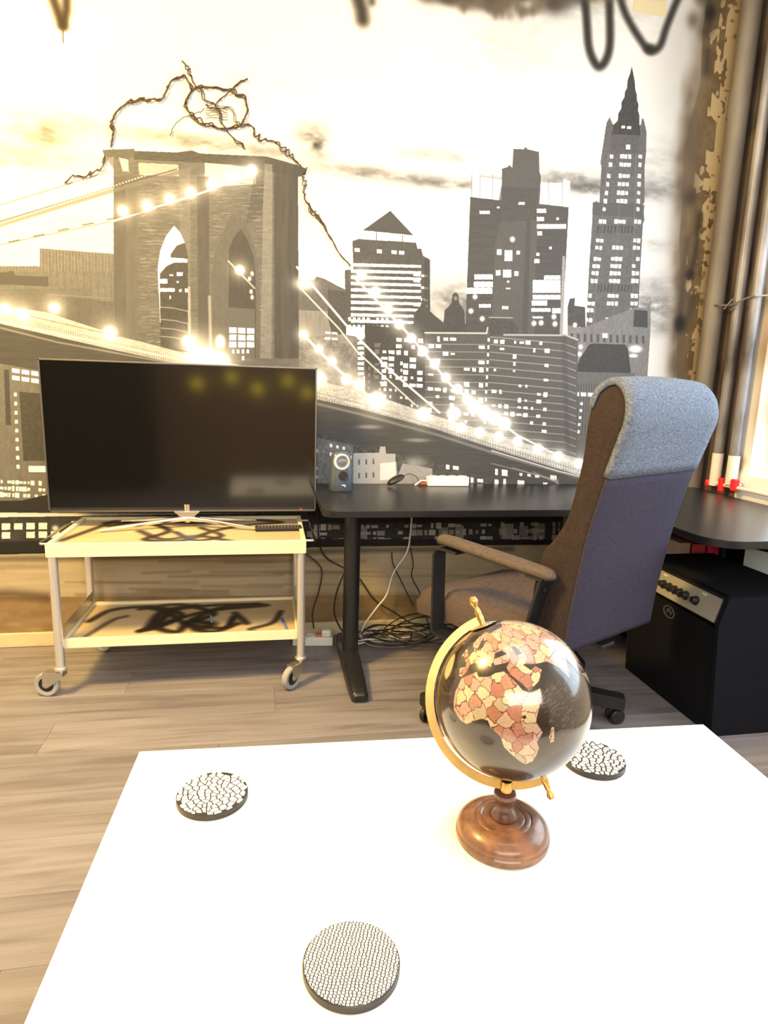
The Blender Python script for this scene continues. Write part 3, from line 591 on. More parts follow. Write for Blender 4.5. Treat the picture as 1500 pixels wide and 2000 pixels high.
while y < WALL_Y - .001:
    y1 = min(y + PW, WALL_Y); x = RX0 - ((k * 0.43) % 1) * PL
    while x < WALL_X:
        a, b_ = max(x, RX0), min(x + PL, WALL_X)
        if b_ - a > .01: plank(a, b_, y, y1)
        x += PL
    y = y1; k += 1

# ------------------------------------------------------------------ coffee table (white, foreground)
TA = x5 = (-0.2516, 1.1639); TROT = -0.0383
tb = thing('coffee_table', (TA[0], TA[1], 0), 'low white coffee table in the foreground carrying the globe and three coasters', 'table', rz=TROT)
MB().box((.59, -.39, .425), (1.18, .78, .05), .0025).build('tabletop', M_table, tb)
for lx in (.03, 1.15):
    for ly in (-.03, -.75): MB().box((lx, ly, .2), (.05, .05, .4), .002).build('leg', M_table, tb)
MB().box((.59, -.39, .16), (1.07, .67, .012), .002).build('shelf', M_table, tb)

# ------------------------------------------------------------------ coasters
M_ctop = mat('coaster_white', (.80, .80, .78), .45, bump=.1, bscale=200); M_cbase = mat('coaster_black', (.02, .019, .02), .4, bump=.1, bscale=150)
def voronoi_cells(n, R, seed, shrink, mode):
    rnd = random.Random(seed); P = []
    if mode == 'grid':     # fine snake-skin rows bending over the disc
        k = int(math.sqrt(n) * 1.13); 
        for i in range(-k, k + 1):
            for j in range(-k, k + 1):
                x = (i + rnd.uniform(-.22, .22)) * 2 * R / k / 1.35; y_ = (j * .82 + rnd.uniform(-.2, .2) + .8 * math.sin(i * .35)) * 2 * R / k / 1.35
                if math.hypot(x, y_) < R * 1.12: P.append((x * .9 + y_ * .35, y_ * .94 - x * .33))
    else:
        t = 0
        while len(P) < n and t < 60000:
            t += 1; a = rnd.uniform(0, 2 * math.pi); r = R * 1.1 * math.sqrt(rnd.random()); p = (r * math.cos(a), r * math.sin(a)); md = R * 1.55 / math.sqrt(n) * rnd.uniform(.7, 1.25)
            if all((p[0] - q[0]) ** 2 + (p[1] - q[1]) ** 2 > md * md for q in P): P.append(p)
    cells = []
    NP = np.array(P)
    for i, p in enumerate(P):
        if math.hypot(*p) > R * 1.04: continue
        c = [(p[0] + R * .5 * math.cos(a), p[1] + R * .5 * math.sin(a)) for a in [k * math.pi / 4 for k in range(8)]]
        d = ((NP - NP[i]) ** 2).sum(1); order = np.argsort(d)[1:15]
        planes = []
        for j in order:
            q = P[j]; nx, ny = q[0] - p[0], q[1] - p[1]; L = math.hypot(nx, ny); nx /= L; ny /= L
            planes.append((nx, ny, nx * (p[0] + q[0]) / 2 + ny * (p[1] + q[1]) / 2 - shrink))
        for k in range(20):
            a = 2 * math.pi * k / 20; planes.append((math.cos(a), math.sin(a), R))
        for nx, ny, dd in planes:
            o = []
            for k in range(len(c)):
                a, b = c[k], c[(k + 1) % len(c)]; da = a[0] * nx + a[1] * ny - dd; db = b[0] * nx + b[1] * ny - dd
                if da <= 0: o.append(a)
                if da * db < 0: t = da / (da - db); o.append((a[0] + (b[0] - a[0]) * t, a[1] + (b[1] - a[1]) * t))
            c = o
            if len(c) < 3: break
        if len(c) >= 3: cells.append(c)
    return cells
def coaster(x, y_, R, n, seed, mode, shrink, label, rz=0):
    o = thing('coaster', (x, y_, .4502), label, 'coaster', 'crackle topped round coasters on the white table', rz)
    MB().lathe([(R - .001, 0), (R, .001), (R, .0098), (R - .0012, .0110)], 64).build('base', M_cbase, o)
    m = MB()
    for c in voronoi_cells(n, R - .0018, seed, shrink, mode):
        cx = sum(p[0] for p in c) / len(c); cy = sum(p[1] for p in c) / len(c); k = len(c)
        V = [(p[0], p[1], .0109) for p in c] + [(cx + (p[0] - cx) * .86, cy + (p[1] - cy) * .86, .0118) for p in c]
        m.add(V, [tuple(range(k, 2 * k))] + [(i, (i + 1) % k, k + (i + 1) % k, k + i) for i in range(k)])
    t = m.build('mosaic_top', M_ctop, o, 20); t['kind'] = 'stuff'
coaster(-.101, 1.001, .0595, 115, 4, 'v', .0010, 'round black edged coaster with coarse white crackle, alone on the left side of the table')
coaster(.0945, .6455, .0595, 280, 5, 'grid', .00062, 'round black edged coaster with fine scaly white crackle, nearest to the camera')
coaster(.612, 1.015, .0595, 110, 9, 'v', .0014, 'round black edged coaster with white crackle, partly behind the globe', 1.2)

# ------------------------------------------------------------------ globe
GX, GY, GZ, GR = .3800, .885, .6670, .1235
NAX = Vector((-.33, .35, .877)).normalized(); PAX = (Vector((0, -1, 0)) + NAX * NAX.y).normalized(); HAX = NAX.cross(PAX)   # pole, ring normal, third axis
g = thing('globe', (.362, .842, .4502), 'terrestrial globe with dark oceans in a brass meridian on a turned wooden foot', 'globe')
OFF = Vector((.362, .842, .4502))
M_wood = mat('turned_brown_wood', (.20, .092, .046), .32, bump=.15, bscale=60, var=.35, vscale=38, coat=.3, vcol=(.075, .032, .018)); M_wood2 = mat('dark_turned_wood', (.10, .035, .022), .3, bump=.1, var=.4, vscale=25, coat=.5)
MB().lathe([(.069, 0), (.0730, .002), (.0740, .006), (.0740, .012), (.0722, .0145), (.0728, .0165), (.0715, .022), (.066, .029), (.057, .0345), (.049, .037), (.0455, .0375), (.0440, .0355), (.0420, .0370), (.036, .0375), (.0335, .036), (.030, .0375), (.020, .037), (0, .037)], 64).build('foot', M_wood, g)
MB().lathe([(0, .036), (.0200, .036), (.0215, .0385), (.0205, .043), (.0170, .048), (.0145, .055), (.0140, .063), (.0145, .067), (.0175, .071), (.0185, .075), (.0172, .080), (.012, .083), (0, .084)], 40).build('turned_stem', M_wood2, g)
def GL(p): return Vector(p) - OFF
MB().lathe([(.0085, 0), (.0092, .001), (.0088, .016), (.0080, .018), (0, .018)], 24, Matrix.Translation(GL((.3625, .8405, .5325)))).build('brass_collar', M_brass, g)
# meridian: flat ring strip in the X-Z plane
mr = MB(); V = []; Fc = []; n = 72; a0, a1 = 0, math.pi; RS = 1 if HAX.x > 0 else -1
for i in range(n + 1):
    a = a0 + (a1 - a0) * i / n; ca, sa = math.cos(a), math.sin(a)
    for rr, yy in ((.1265, -.002), (.1400, -.002), (.1400, .002), (.1265, .002)): V.append(GL(Vector((GX, GY, GZ)) + NAX * (rr * math.cos(a)) - HAX * (RS * rr * math.sin(a)) + PAX * yy))
for i in range(n):
    for j in range(4): Fc.append((i * 4 + j, i * 4 + (j + 1) % 4, i * 4 + 4 + (j + 1) % 4, i * 4 + 4 + j))
Fc += [(3, 2, 1, 0), (4 * n, 4 * n + 1, 4 * n + 2, 4 * n + 3)]
mr.add(V, Fc); mr.build('meridian_ring', M_brass, g)
AX = NAX
def axM(sign, r0):
    z = AX * sign; rot = z.to_track_quat('Z', 'Y').to_matrix().to_4x4(); return Matrix.Translation(GL(Vector((GX, GY, GZ)) + z * r0)) @ rot
MB().lathe([(.0048, -.008), (.0055, 0), (.006, .006), (.0052, .012), (.0058, .014), (.0045, .020), (.0035, .024), (.005, .027), (.0072, .032), (.0074, .036), (.005, .041), (0, .043)], 20, axM(1, .1310)).build('finial', M_brass, g)
MB().lathe([(.0048, -.008), (.0055, 0), (.0062, .006), (.005, .012), (.0045, .018), (.0035, .022), (.0055, .026), (.0066, .030), (.0045, .035), (0, .036)], 20, axM(-1, .1300)).build('finial', M_brass, g)
MB().lathe([(0, -.001), (.020, -.0012), (.0235, .0), (.020, .0014), (.008, .004), (0, .004)], 32, axM(1, .1235)).build('hour_dial', M_chrome, g)
# globe map drawn in longitude / latitude
def draw_globe():
    W, H = 2048, 1024; TG = lambda lo, la: ((lo + 180) / 360 * W, (la + 90) / 180 * H)
    R = Ras(W, H, TG, (46, 34, 28)); R.a += (vnoise(W, H, (60, 30)) * 9)[..., None]
    base = R.a.copy()
    AF = [(-17, 15), (-16, 20), (-13, 27), (-10, 30), (-6, 35), (0, 36), (10, 37), (11, 33), (15, 32), (20, 31), (25, 32), (32, 31), (34, 28), (37, 21), (39, 15), (43, 11.5), (51, 12), (48, 5), (42, -2), (39, -7), (41, -15), (35, -20), (35, -25), (32, -29), (27, -34), (20, -35), (17, -30), (14, -22), (12, -16), (13, -8), (9, -1), (9, 4), (4, 6), (-4, 5), (-8, 4), (-13, 8)]
    AR = [(35, 28), (39, 21), (43, 13), (52, 16), (59, 22), (56, 26), (51, 25), (48, 30), (40, 36), (35, 33)]
    EU = [(-9, 37), (-9, 43), (-2, 43), (-1, 46), (-4, 48), (2, 51), (8, 54), (8, 57), (12, 54), (20, 55), (24, 59), (30, 60), (22, 61), (25, 65), (18, 61), (13, 55), (6, 58), (5, 62), (15, 68), (28, 71), (40, 67), (45, 68), (68, 69), (75, 72), (100, 77), (140, 73), (179, 69), (178, 63), (160, 60), (142, 59), (140, 48), (130, 42), (127, 35), (121, 38), (122, 30), (110, 21), (106, 10), (100, 13), (104, 2), (98, 8), (95, 16), (88, 22), (80, 13), (77, 8), (73, 18), (67, 25), (57, 27), (50, 30), (48, 30), (40, 36), (36, 36), (27, 37), (26, 40), (23, 37), (20, 40), (14, 45), (18, 40), (16, 38), (9, 44), (3, 43), (0, 39), (-5, 36)]
    AM = [(-168, 66), (-130, 70), (-95, 72), (-80, 62), (-60, 55), (-66, 45), (-75, 36), (-81, 27), (-90, 30), (-97, 26), (-95, 18), (-83, 10), (-75, 11), (-60, 8), (-50, 0), (-35, -7), (-40, -20), (-55, -34), (-66, -45), (-70, -54), (-75, -48), (-71, -20), (-81, -5), (-78, 6), (-95, 14), (-110, 24), (-122, 36), (-125, 50), (-150, 60)]
    AU = [(114, -22), (122, -17), (131, -12), (137, -12), (142, -11), (146, -19), (153, -27), (150, -37), (140, -38), (131, -32), (115, -34)]
    land = [AF, AR, EU, AM, AU, [(44, -25), (47, -25), (50, -15), (48, -14), (44, -20)], [(-5, 50), (1, 51), (-1, 55), (-3, 58), (-6, 57)], [(-10, 52), (-6, 52), (-6, 55), (-9, 54)], [(-50, 60), (-20, 70), (-25, 82), (-60, 82), (-55, 70)], [(-24, 64), (-14, 65), (-18, 66)], [(-180, -90), (180, -90), (180, -72), (-180, -72)], [(95, 5), (105, -6), (118, -8), (119, 5), (108, 2)]]
    M = np.zeros((H, W), np.float32)
    for P in land:
        b, m = R.mask(P)
        if b: M[b[1]:b[3], b[0]:b[2]] = np.maximum(M[b[1]:b[3], b[0]:b[2]], m)
    for P in ([(28, 42), (41, 42), (38, 46), (31, 46)], [(48, 38), (53, 38), (52, 45), (48, 46)], [(32, -2), (34, -2), (34, 0), (32, 0)]):
        b, m = R.mask(P); M[b[1]:b[3], b[0]:b[2]] *= 1 - m
    rg = np.random.default_rng(11); sx = []; pal = np.array([(226, 178, 158), (232, 222, 176), (222, 188, 158), (200, 134, 108), (234, 210, 170), (210, 188, 152), (226, 182, 166), (208, 152, 122)], float)
    for P, dd in ((AF, 6.4), (EU, 6.5), (AR, 9), (AM, 11), (AU, 12)):
        p = np.array(P); lo, hi = p.min(0), p.max(0)
        for _ in range(900):
            q = rg.uniform(lo, hi)
            if all(np.hypot(*(q - r_)) > dd for r_ in sx): sx.append(q)
    sx = np.array(sx); wx, wy = vnoise(W, H, (26, 26)), vnoise(W, H, (26, 26))
    X, Y = np.meshgrid((np.arange(W) + .5) / W * 360 - 180, (np.arange(H) + .5) / H * 180 - 90); X = X + wx * 3.5; Y = Y + wy * 3.5
    ys, xs = np.where(M > 0); px, py = X[ys, xs], Y[ys, xs]; d1 = np.full(len(ys), 1e9); d2 = d1.copy(); idx = np.zeros(len(ys), int)
    for i, (a, b) in enumerate(sx):
        d = np.hypot(px - a, py - b); c = d < d1; d2 = np.where(c, d1, np.minimum(d2, d)); idx = np.where(c, i, idx); d1 = np.where(c, d, d1)
    colr = pal[rg.integers(0, len(pal), len(sx))][idx]; n = vnoise(W, H, (5, 3))[ys, xs]; colr = colr * (1 + .10 * n[:, None]); bd = (d2 - d1) < .5; colr[bd] = (124, 70, 50)
    R.a[ys, xs] = colr
    er = np.roll(M, 1, 0) * np.roll(M, -1, 0) * np.roll(M, 1, 1) * np.roll(M, -1, 1); cst = (M > 0) & (er < .5); R.a[cst] = (130, 70, 44)
    # graticule, sea currents drawn as dashes, cartouche
    for lo in range(-180, 180, 15): R.stroke([(lo, -80), (lo, 80)], .25, (110, 90, 70), .3, .25)
    for la in range(-75, 90, 15): R.stroke([(-180, la), (180, la)], .25, (110, 90, 70), .3, .25)
    for k in range(150):
        a, b = rg.uniform(46, 100), rg.uniform(-26, 12); R.stroke([(a, b), (a + rg.uniform(1, 3.5), b + rg.uniform(.2, 1))], .45, (170, 140, 104), .3, .6)
    for k in range(60):
        a, b = rg.uniform(-45, -18), rg.uniform(10, 45); R.blob(a, b, 1.6, .9, (120, 100, 84), .5)
    keep = M > 0
    land_col = R.a.copy(); R.a = np.where(keep[..., None], land_col, R.a)
    R.blob(-27, 46, 7, 10, (236, 206, 140), 1, 14); R.blob(-27, 46, 5.8, 8.6, (244, 218, 156), 1, 14)
    return lin(R.a, .52)
sp = MB(); NU, NV = 96, 48; V = []; Fc = []
for j in range(NV + 1):
    la = -math.pi / 2 + math.pi * j / NV
    for i in range(NU + 1):
        lo = -math.pi + 2 * math.pi * i / NU; V.append((GR * math.cos(la) * math.sin(lo), -GR * math.cos(la) * math.cos(lo), GR * math.sin(la)))
for j in range(NV):
    for i in range(NU): a = j * (NU + 1) + i; Fc.append((a, a + 1, a + NU + 2, a + NU + 1))
me = bpy.data.meshes.new('sphere'); me.from_pydata(V, [], Fc); uvl = me.uv_layers.new(name='UVMap')
for l in me.loops:
    vi = l.vertex_index; uvl.data[l.index].uv = ((vi % (NU + 1)) / NU, (vi // (NU + 1)) / NV)
bl = link('map_ball', me, img_mat('globe_map', draw_globe(), .22, coat=.6, spec=.6), g, 180)
bl.location = GL((GX, GY, GZ))
vc = (Vector((0, 0, CAM_H)) - Vector((GX, GY, GZ))).normalized(); em_ = (vc - NAX * vc.dot(NAX)).normalized(); L0 = math.radians(30.0)
ya = em_ * math.cos(L0) - NAX.cross(em_) * math.sin(L0); xa = NAX.cross(ya)
bl.rotation_euler = Matrix(((xa.x, -ya.x, NAX.x), (xa.y, -ya.y, NAX.y), (xa.z, -ya.z, NAX.z))).to_euler()

# ------------------------------------------------------------------ television trolley
def shelf_print(w, h, seed, strokes):
    T = lambda a, b: (a * 600, b * 600); R = Ras(int(w * 600), int(h * 600), T, (226, 204, 164)); R.a += (vnoise(R.w, R.h, (90, 30)) * 16)[..., None]
    for P, wd, al in strokes: R.stroke([(a * w, b * h) for a, b in P], wd, (26, 20, 16), .5, al, sm=True)
    return lin(R.a, .62)
CX0, CX1, CY0, CY1 = -.775, .130, 2.30, 2.765; CW, CD = CX1 - CX0, CY1 - CY0
ct = thing('trolley', (CX0, CY0, 0), 'cream two-shelf trolley on castors with sprayed black scribbles carrying the television', 'trolley')
M_cream = mat('cream_enamel', (.76, .71, .50), .35, bump=.03, var=.05)
def tray(z0, z1, depth, inset, strokes, name, x0=0, x1=CW, y0=0, y1=CD):
    t = MB(); tw = .018
    t.box(((x0 + x1) / 2, (y0 + y1) / 2, z1 - depth - .004), (x1 - x0 - .004, y1 - y0 - .004, .008))
    for a in (y0 + tw / 2, y1 - tw / 2): t.box(((x0 + x1) / 2, a, (z0 + z1) / 2), (x1 - x0, tw, z1 - z0), .003)
    for a in (x0 + tw / 2, x1 - tw / 2): t.box((a, (y0 + y1) / 2, (z0 + z1) / 2), (tw, y1 - y0 - 2 * tw, z1 - z0), .003)
    o = t.build(name, M_cream, ct)
    p = MB().box(((x0 + x1) / 2, (y0 + y1) / 2, z1 - depth + .0008), (x1 - x0 - 2 * tw - .002, y1 - y0 - 2 * tw - .002, .0012))
    q = p.build('painted_surface', img_mat(name + '_print', shelf_print(x1 - x0, y1 - y0, 1, strokes), .5), o, None)
    set_uv(q.data, lambda co: ((co.x - x0) / (x1 - x0), (co.y - y0) / (y1 - y0)))
    return o
tray(.530, .580, .012, 0, [([(.12, .85), (.3, .8), (.42, .5), (.35, .2), (.5, .15), (.62, .5), (.75, .7), (.9, .8), (.8, .95)], .03, .9), ([(.15, .7), (.3, .95), (.5, .8), (.7, .95), (.85, .85)], .03, .9), ([(.3, .5), (.42, .2), (.55, .3), (.7, .1)], .03, .8), ([(.55, .6), (.65, .3), (.55, .15), (.45, .45)], .025, .85), ([(.03, .2), (.1, .6), (.16, .95)], .03, .8), ([(.2, .05), (.5, .03), (.9, .05)], .01, .6)], 'top_tray')
tray(.178, .214, .012, 0, [([(.05, .5), (.12, .8), (.3, .85), (.45, .6), (.38, .3), (.3, .2)], .03, .9), ([(.28, .85), (.38, .65), (.36, .3), (.46, .15), (.5, .4), (.62, .75), (.8, .85)], .035, .95), ([(.3, .2), (.45, .5), (.6, .7), (.85, .8), (.6, .85), (.4, .7), (.52, .25), (.62, .12), (.72, .3)], .03, .9), ([(.7, .6), (.76, .3)], .03, .8), ([(.25, .8), (.42, .9), (.6, .6), (.5, .35), (.66, .2), (.7, .5)], .03, .95), ([(.33, .25), (.36, .7), (.5, .85)], .04, .95), ([(.55, .2), (.6, .3), (.53, .4)], .05, .95), ([(.08, .1), (.15, .5), (.2, .6)], .025, .6), ([(.78, .15), (.88, .3), (.92, .6)], .025, .8), ([(.2, .05), (.6, .04), (.8, .1)], .01, .7)], 'lower_tray', .02, CW - .02, .03, CD - .02)
for lx in (.018, CW - .018):
    MB().box((lx + (.010 if lx < .1 else -.010), CD / 2, .226), (.004, CD - .05, .078), .001).build('side_rail', M_steel, ct)
    for ly in (.018, CD - .018):
        MB().tube([(lx, ly, .108), (lx, ly, .532)], .0160, 24).lathe([(.015, .0), (.022, .001), (.022, .008), (.016, .010)], 24, Matrix.Translation((lx, ly, .104))).build('leg', M_tube, ct)
for s, xe in ((-1, 0), (1, CW)):
    p = [(xe, .05, .568), (xe + s * .028, .05, .568), (xe + s * .034, .058, .568), (xe + s * .034, CD - .058, .568), (xe + s * .028, CD - .05, .568), (xe, CD - .05, .568)]
    MB().tube(p, .0045, 10).build('handle', M_chrome, ct)
M_tyre = mat('grey_rubber', (.30, .31, .31), .6, bump=.05)
def castor(x, y_, ang, R=.045):
    o = bpy.data.objects.new('castor', None); COL.objects.link(o); o.parent = ct; o.location = (x, y_, 0); o.rotation_euler = (0, 0, ang)
    ox = -.054   # wheel trails the stem
    Mw = Matrix.Translation((ox, 0, R)) @ Matrix.Rotation(math.pi / 2, 4, 'X')
    MB().lathe([(.028, -.011), (R - .004, -.013), (R, -.009), (R, .009), (R - .004, .013), (.028, .011), (.028, -.011)], 36, Mw).build('tyre', M_tyre, o)
    MB().lathe([(0, -.012), (.007, -.012), (.009, -.008), (.0285, -.008), (.0285, .008), (.009, .008), (.007, .012), (0, .012)], 28, Mw).build('hub', M_plastic, o)
    f = MB()
    for sy in (-1, 1):
        prof = [(-.062, .091), (.010, .094), (.014, .080), (-.040, .040), (-.049, .035), (-.058, .035), (-.065, .043)]
        f.prism([(a, b) for a, b in prof], -.0010, .0010, Matrix.Translation((0, sy * .0155, 0)) @ Matrix.Rotation(math.pi / 2, 4, 'X'))
    f.box((-.024, 0, .0930), (.074, .034, .003), .0008); f.tube([(ox, -.018, R), (ox, .018, R)], .0045, 10); f.tube([(0, 0, .093), (0, 0, .104)], .009, 14)
    f.build('fork', M_steel, o)
castor(.018, .018, math.radians(-11)); castor(CW - .018, .018, math.radians(46)); castor(.018, CD - .018, math.radians(150)); castor(CW - .018, CD - .018, math.radians(100))

# ------------------------------------------------------------------ television
TVX0, TVX1, TVZ0, TVZ1, TVY = -.850, .185, .632, 1.216, 2.60
TZ0 = .5705
tv = thing('television', ((TVX0 + TVX1) / 2, TVY, TZ0), 'large flat black television with chrome crossed feet on top of the trolley', 'television')
cw = (TVX1 - TVX0) / 2; zc0, zc1 = TVZ0 - TZ0, TVZ1 - TZ0
M_glass = mat('black_screen', (.004, .004, .004), .09, spec=.85, bump=.0); M_bez = mat('brushed_bezel', (.16, .15, .145), .35, .8, bump=.05)
MB().box((0, .018, (zc0 + zc1) / 2), (2 * cw, .030, zc1 - zc0), .004).build('housing', M_plastic, tv)
fr = MB()
fr.box((0, .001, zc1 - .003), (2 * cw, .008, .006), .001); fr.box((0, .001, zc0 + .004), (2 * cw, .008, .008), .001)
for s in (-1, 1): fr.box((s * (cw - .003), .001, (zc0 + zc1) / 2), (.006, .008, zc1 - zc0), .001)
fr.build('bezel', M_bez, tv)
MB().box((0, .0015, (zc0 + zc1) / 2 + .006), (2 * cw - .012, .005, zc1 - zc0 - .024), .0005).build('screen', M_glass, tv)
MB().box((0, .0005, zc0 + .013), (2 * cw - .012, .005, .010), .0005).build('lower_strip', M_plastic, tv)
MB().box((cw - .062, -.0022, zc0 + .010), (.010, .002, .003), .0005).build('standby_light', mat('red_led', (.3, 0, 0), .5, emit=(1, .02, .04), estr=2.2, bump=.01), tv)
sd = MB(); zt = .0035
for ex, ey in ((-.315, -.085), (.295, -.085), (-.27, .085), (.27, .085)):
    pts = spline([(0.0, 0, .034), (ex * .3, ey * .3, .028), (ex * .7, ey * .7, .015), (ex, ey, .0055)], 5); sd.tube(pts, [.0115 - .0065 * i / (len(pts) - 1) for i in range(len(pts))], 12)
sd.build('foot', M_chrome, tv)
MB().prism([(-.050, .0), (-.028, -.020), (.028, -.020), (.050, 0)], -.004, .010, Matrix.Translation((0, 0, zc0 + .002)) @ Matrix.Rotation(math.pi / 2, 4, 'X'), .001).tube([(0, .008, .018), (0, .008, zc0 + .03)], .014, 16).build('neck', M_chrome, tv)

# remote controls on the tray
rc = thing('remote_control', (.03, 2.52, .5705), 'black remote control lying right of the television foot on the trolley', 'remote control', rz=.03)
MB().box((0, 0, .0085), (.185, .044, .017), .005, 3).build('body', M_plastic, rc)
bt = MB()
for i in range(13):
    for j in range(3): bt.box((-.078 + i * .013, -.012 + j * .012, .0175), (.008, .007, .002), .0005, 1)
o = bt.build('buttons', mat('rubber_buttons', (.10, .09, .085), .6, bump=.02), rc)
# pen on the lower shelf
pn = thing('pen', (.053, 2.405, .2045), 'blue ballpoint pen on the lower trolley shelf', 'pen', rz=math.radians(98))
M_blue = mat('blue_plastic', (.02, .07, .45), .35, bump=.02)
MB().lathe([(0, -.068), (.0015, -.066), (.0042, -.056), (.0045, .03)], 14, Matrix.Translation((0, 0, .005)) @ Matrix.Rotation(math.pi / 2, 4, 'Y')).build('barrel', mat('pale_blue_plastic', (.10, .18, .5), .4, bump=.02), pn)
MB().lathe([(.0052, .02), (.0054, .068), (0, .07)], 14, Matrix.Translation((0, 0, .005)) @ Matrix.Rotation(math.pi / 2, 4, 'Y')).box((.05, 0, .0115), (.035, .003, .002)).build('cap', M_blue, pn)
bg = tag(MB().tube([(-.235, 2.47, .210), (-.243, 2.53, .2115)], .004, 10).build('stick', mat('teal_plastic', (.12, .30, .36), .5, bump=.02), None), 'small teal stick lying among the scribbles on the lower trolley shelf', 'stick')

# ------------------------------------------------------------------ desk
DZ = .72
dk = thing('desk', (0, 0, 0), 'black L-shaped desk on tubular legs below the mural and right wall', 'desk')
pl = []
def arc(cx, cy, r, a0, a1, n=8): return [(cx + r * math.cos(math.radians(a0 + (a1 - a0) * i / n)), cy + r * math.sin(math.radians(a0 + (a1 - a0) * i / n))) for i in range(n + 1)]
pl += arc(.235, 2.215, .055, 180, 270); pl += arc(1.13, 1.96, .20, 90, 0, 10)[:]; pl += arc(1.43, 1.755, .10, 180, 270)
pl += arc(1.97, 1.695, .04, 270, 360); pl += [(2.01, 2.79), (.18, 2.79)]
MB().prism(pl, DZ - .026, DZ, None, .003).build('desktop', M_black, dk)
MB().box((.78, 2.45, .672), (.95, .05, .045), .004).box((1.66, 2.2, .672), (.05, .9, .045), .004).build('under_frame', M_blackmetal, dk)
def tleg(x, y_, f0, f1):
    MB().tube([(x, y_, .06), (x, y_, DZ - .03)], .033, 28).build('leg', M_blackmetal, dk)
    t = MB(); sec = [(f0, .022, .030), (f0 + .012, .032, .040), (f0 + .10, .037, .050), (y_ - .05, .037, .085), (y_ + .05, .037, .085), (f1 - .1, .036, .050), (f1, .026, .032)]
    V = []; n = 12
    for yy, hw, hh in sec:
        for k in range(n):
            a = math.pi * k / (n - 1); V.append((x + hw * math.cos(a) * (abs(math.cos(a)) ** -.35 if abs(math.cos(a)) > .01 else 1) if False else x + hw * math.copysign(abs(math.cos(a)) ** .5, math.cos(a)), yy, .008 + (hh - .008) * math.sin(a) ** .5 if 0 < k < n - 1 else .008))
    Fc = []
    for i in range(len(sec) - 1):
        for k in range(n): Fc.append((i * n + k, i * n + (k + 1) % n, (i + 1) * n + (k + 1) % n, (i + 1) * n + k))
    Fc += [tuple(range(n)), tuple((len(sec) - 1) * n + k for k in range(n))[::-1]]
    t.add(V, Fc)
    for yy in (f0 + .03, f1 - .03): t.lathe([(.014, 0), (.014, .012)], 16, Matrix.Translation((x, yy, 0)))
    t.build('foot', M_blackmetal, dk)
tleg(.322, 2.45, 2.13, 2.74); tleg(1.28, 2.52, 2.30, 2.76)
MB().box((1.985, 2.2, .347), (.022, .9, .694), .002).build('end_panel', M_black, dk)

# small loudspeaker on the desk
ls = thing('desk_speaker', (.288, 2.61, DZ + .0002), 'small grey loudspeaker with silver ring standing at the left end of the desk', 'speaker', rz=math.radians(6))
M_spk = mat('speaker_grey', (.060, .078, .11), .35, bump=.05, coat=.3)
bs = MB(); V = []; secs = [(0, .046, .040), (.004, .048, .042), (.06, .046, .040), (.12, .042, .036), (.150, .038, .030), (.160, .030, .022), (.163, .018, .014)]; n = 32
for z, a, b in secs:
    for k in range(n):
        t = 2 * math.pi * k / n; V.append((a * math.copysign(abs(math.cos(t)) ** .6, math.cos(t)), b * math.copysign(abs(math.sin(t)) ** .6, math.sin(t)), z))
Fc = [(i * n + k, i * n + (k + 1) % n, (i + 1) * n + (k + 1) % n, (i + 1) * n + k) for i in range(len(secs) - 1) for k in range(n)] + [tuple(range(n))[::-1], tuple((len(secs) - 1) * n + k for k in range(n))]
bs.add(V, Fc); bs.build('cabinet', M_spk, ls)
def yM(z, y_, x=-.003): return Matrix.Translation((x, y_, z)) @ Matrix.Rotation(math.pi / 2, 4, 'X')
MB().lathe([(.0245, -.006), (.0245, .004), (.028, .006), (.033, .005), (.0345, 0), (.0345, -.010)], 40, yM(.122, -.036)).build('silver_ring', mat('silver_ring', (.85, .85, .84), .25, .6, bump=.01), ls)
MB().lathe([(0, -.003), (.010, -.001), (.020, -.006), (.0245, -.003), (.0245, .001), (.0215, .003), (.019, -.001)], 36, yM(.122, -.036)).build('driver_cone', mat('cone_grey', (.22, .22, .23), .5, bump=.1), ls)
MB().lathe([(0, .0012), (.0150, .0012), (.0165, .0030), (.0185, .0025), (.0190, -.006)][::-1], 30, yM(.066, -.0425, .002)).build('bass_port', M_plastic, ls)
MB().box((.004, -.0423, .026), (.014, .001, .0045), .0004, 1).box((.0105, -.0423, .023), (.004, .001, .009), .0004, 1).build('white_badge', M_whitep, ls)

# black mouse-like lump with cable and white socket strip at the back of the desk
ms = thing('computer_mouse', (.545, 2.715, DZ), 'black mouse tilted against the wall between speaker and white socket strip', 'mouse', rz=.25)
M_dk = M_plastic
MM = Matrix.Rotation(math.radians(-26), 4, 'Y')
bm_ = bmesh.new(); bmesh.ops.create_uvsphere(bm_, u_segments=24, v_segments=14, radius=1); bmesh.ops.scale(bm_, vec=(.044, .027, .017), verts=bm_.verts)
for v in bm_.verts:
    if v.co.z < -.006: v.co.z = -.006
bmesh.ops.transform(bm_, matrix=Matrix.Translation((0, 0, .0275)) @ MM, verts=bm_.verts); me = bpy.data.meshes.new('shell'); bm_.to_mesh(me); bm_.free(); link('shell', me, M_plastic, ms, 60)
MB().tube(spline([(.040, 0, .044), (.07, .01, .052), (.10, .0, .040), (.112, -.01, .012), (.112, -.02, .002)], 6), .0016, 8).build('cable', M_plastic, ms)
ss = thing('socket_strip', (.775, 2.735, DZ + .0002), 'white socket strip lying on the desk against the wall', 'socket strip', rz=-.01)
MB().box((.012, 0, .021), (.19, .045, .042), .004, 3).build('housing', M_whitep, ss)
for k in range(4): MB().lathe([(.016, 0), (.018, .001), (.018, .003), (.0155, .003), (.0150, .0005), (0, .0005)], 20, Matrix.Translation((-.055 + k * .045, 0, .0415))).build('socket', M_whitep, ss)
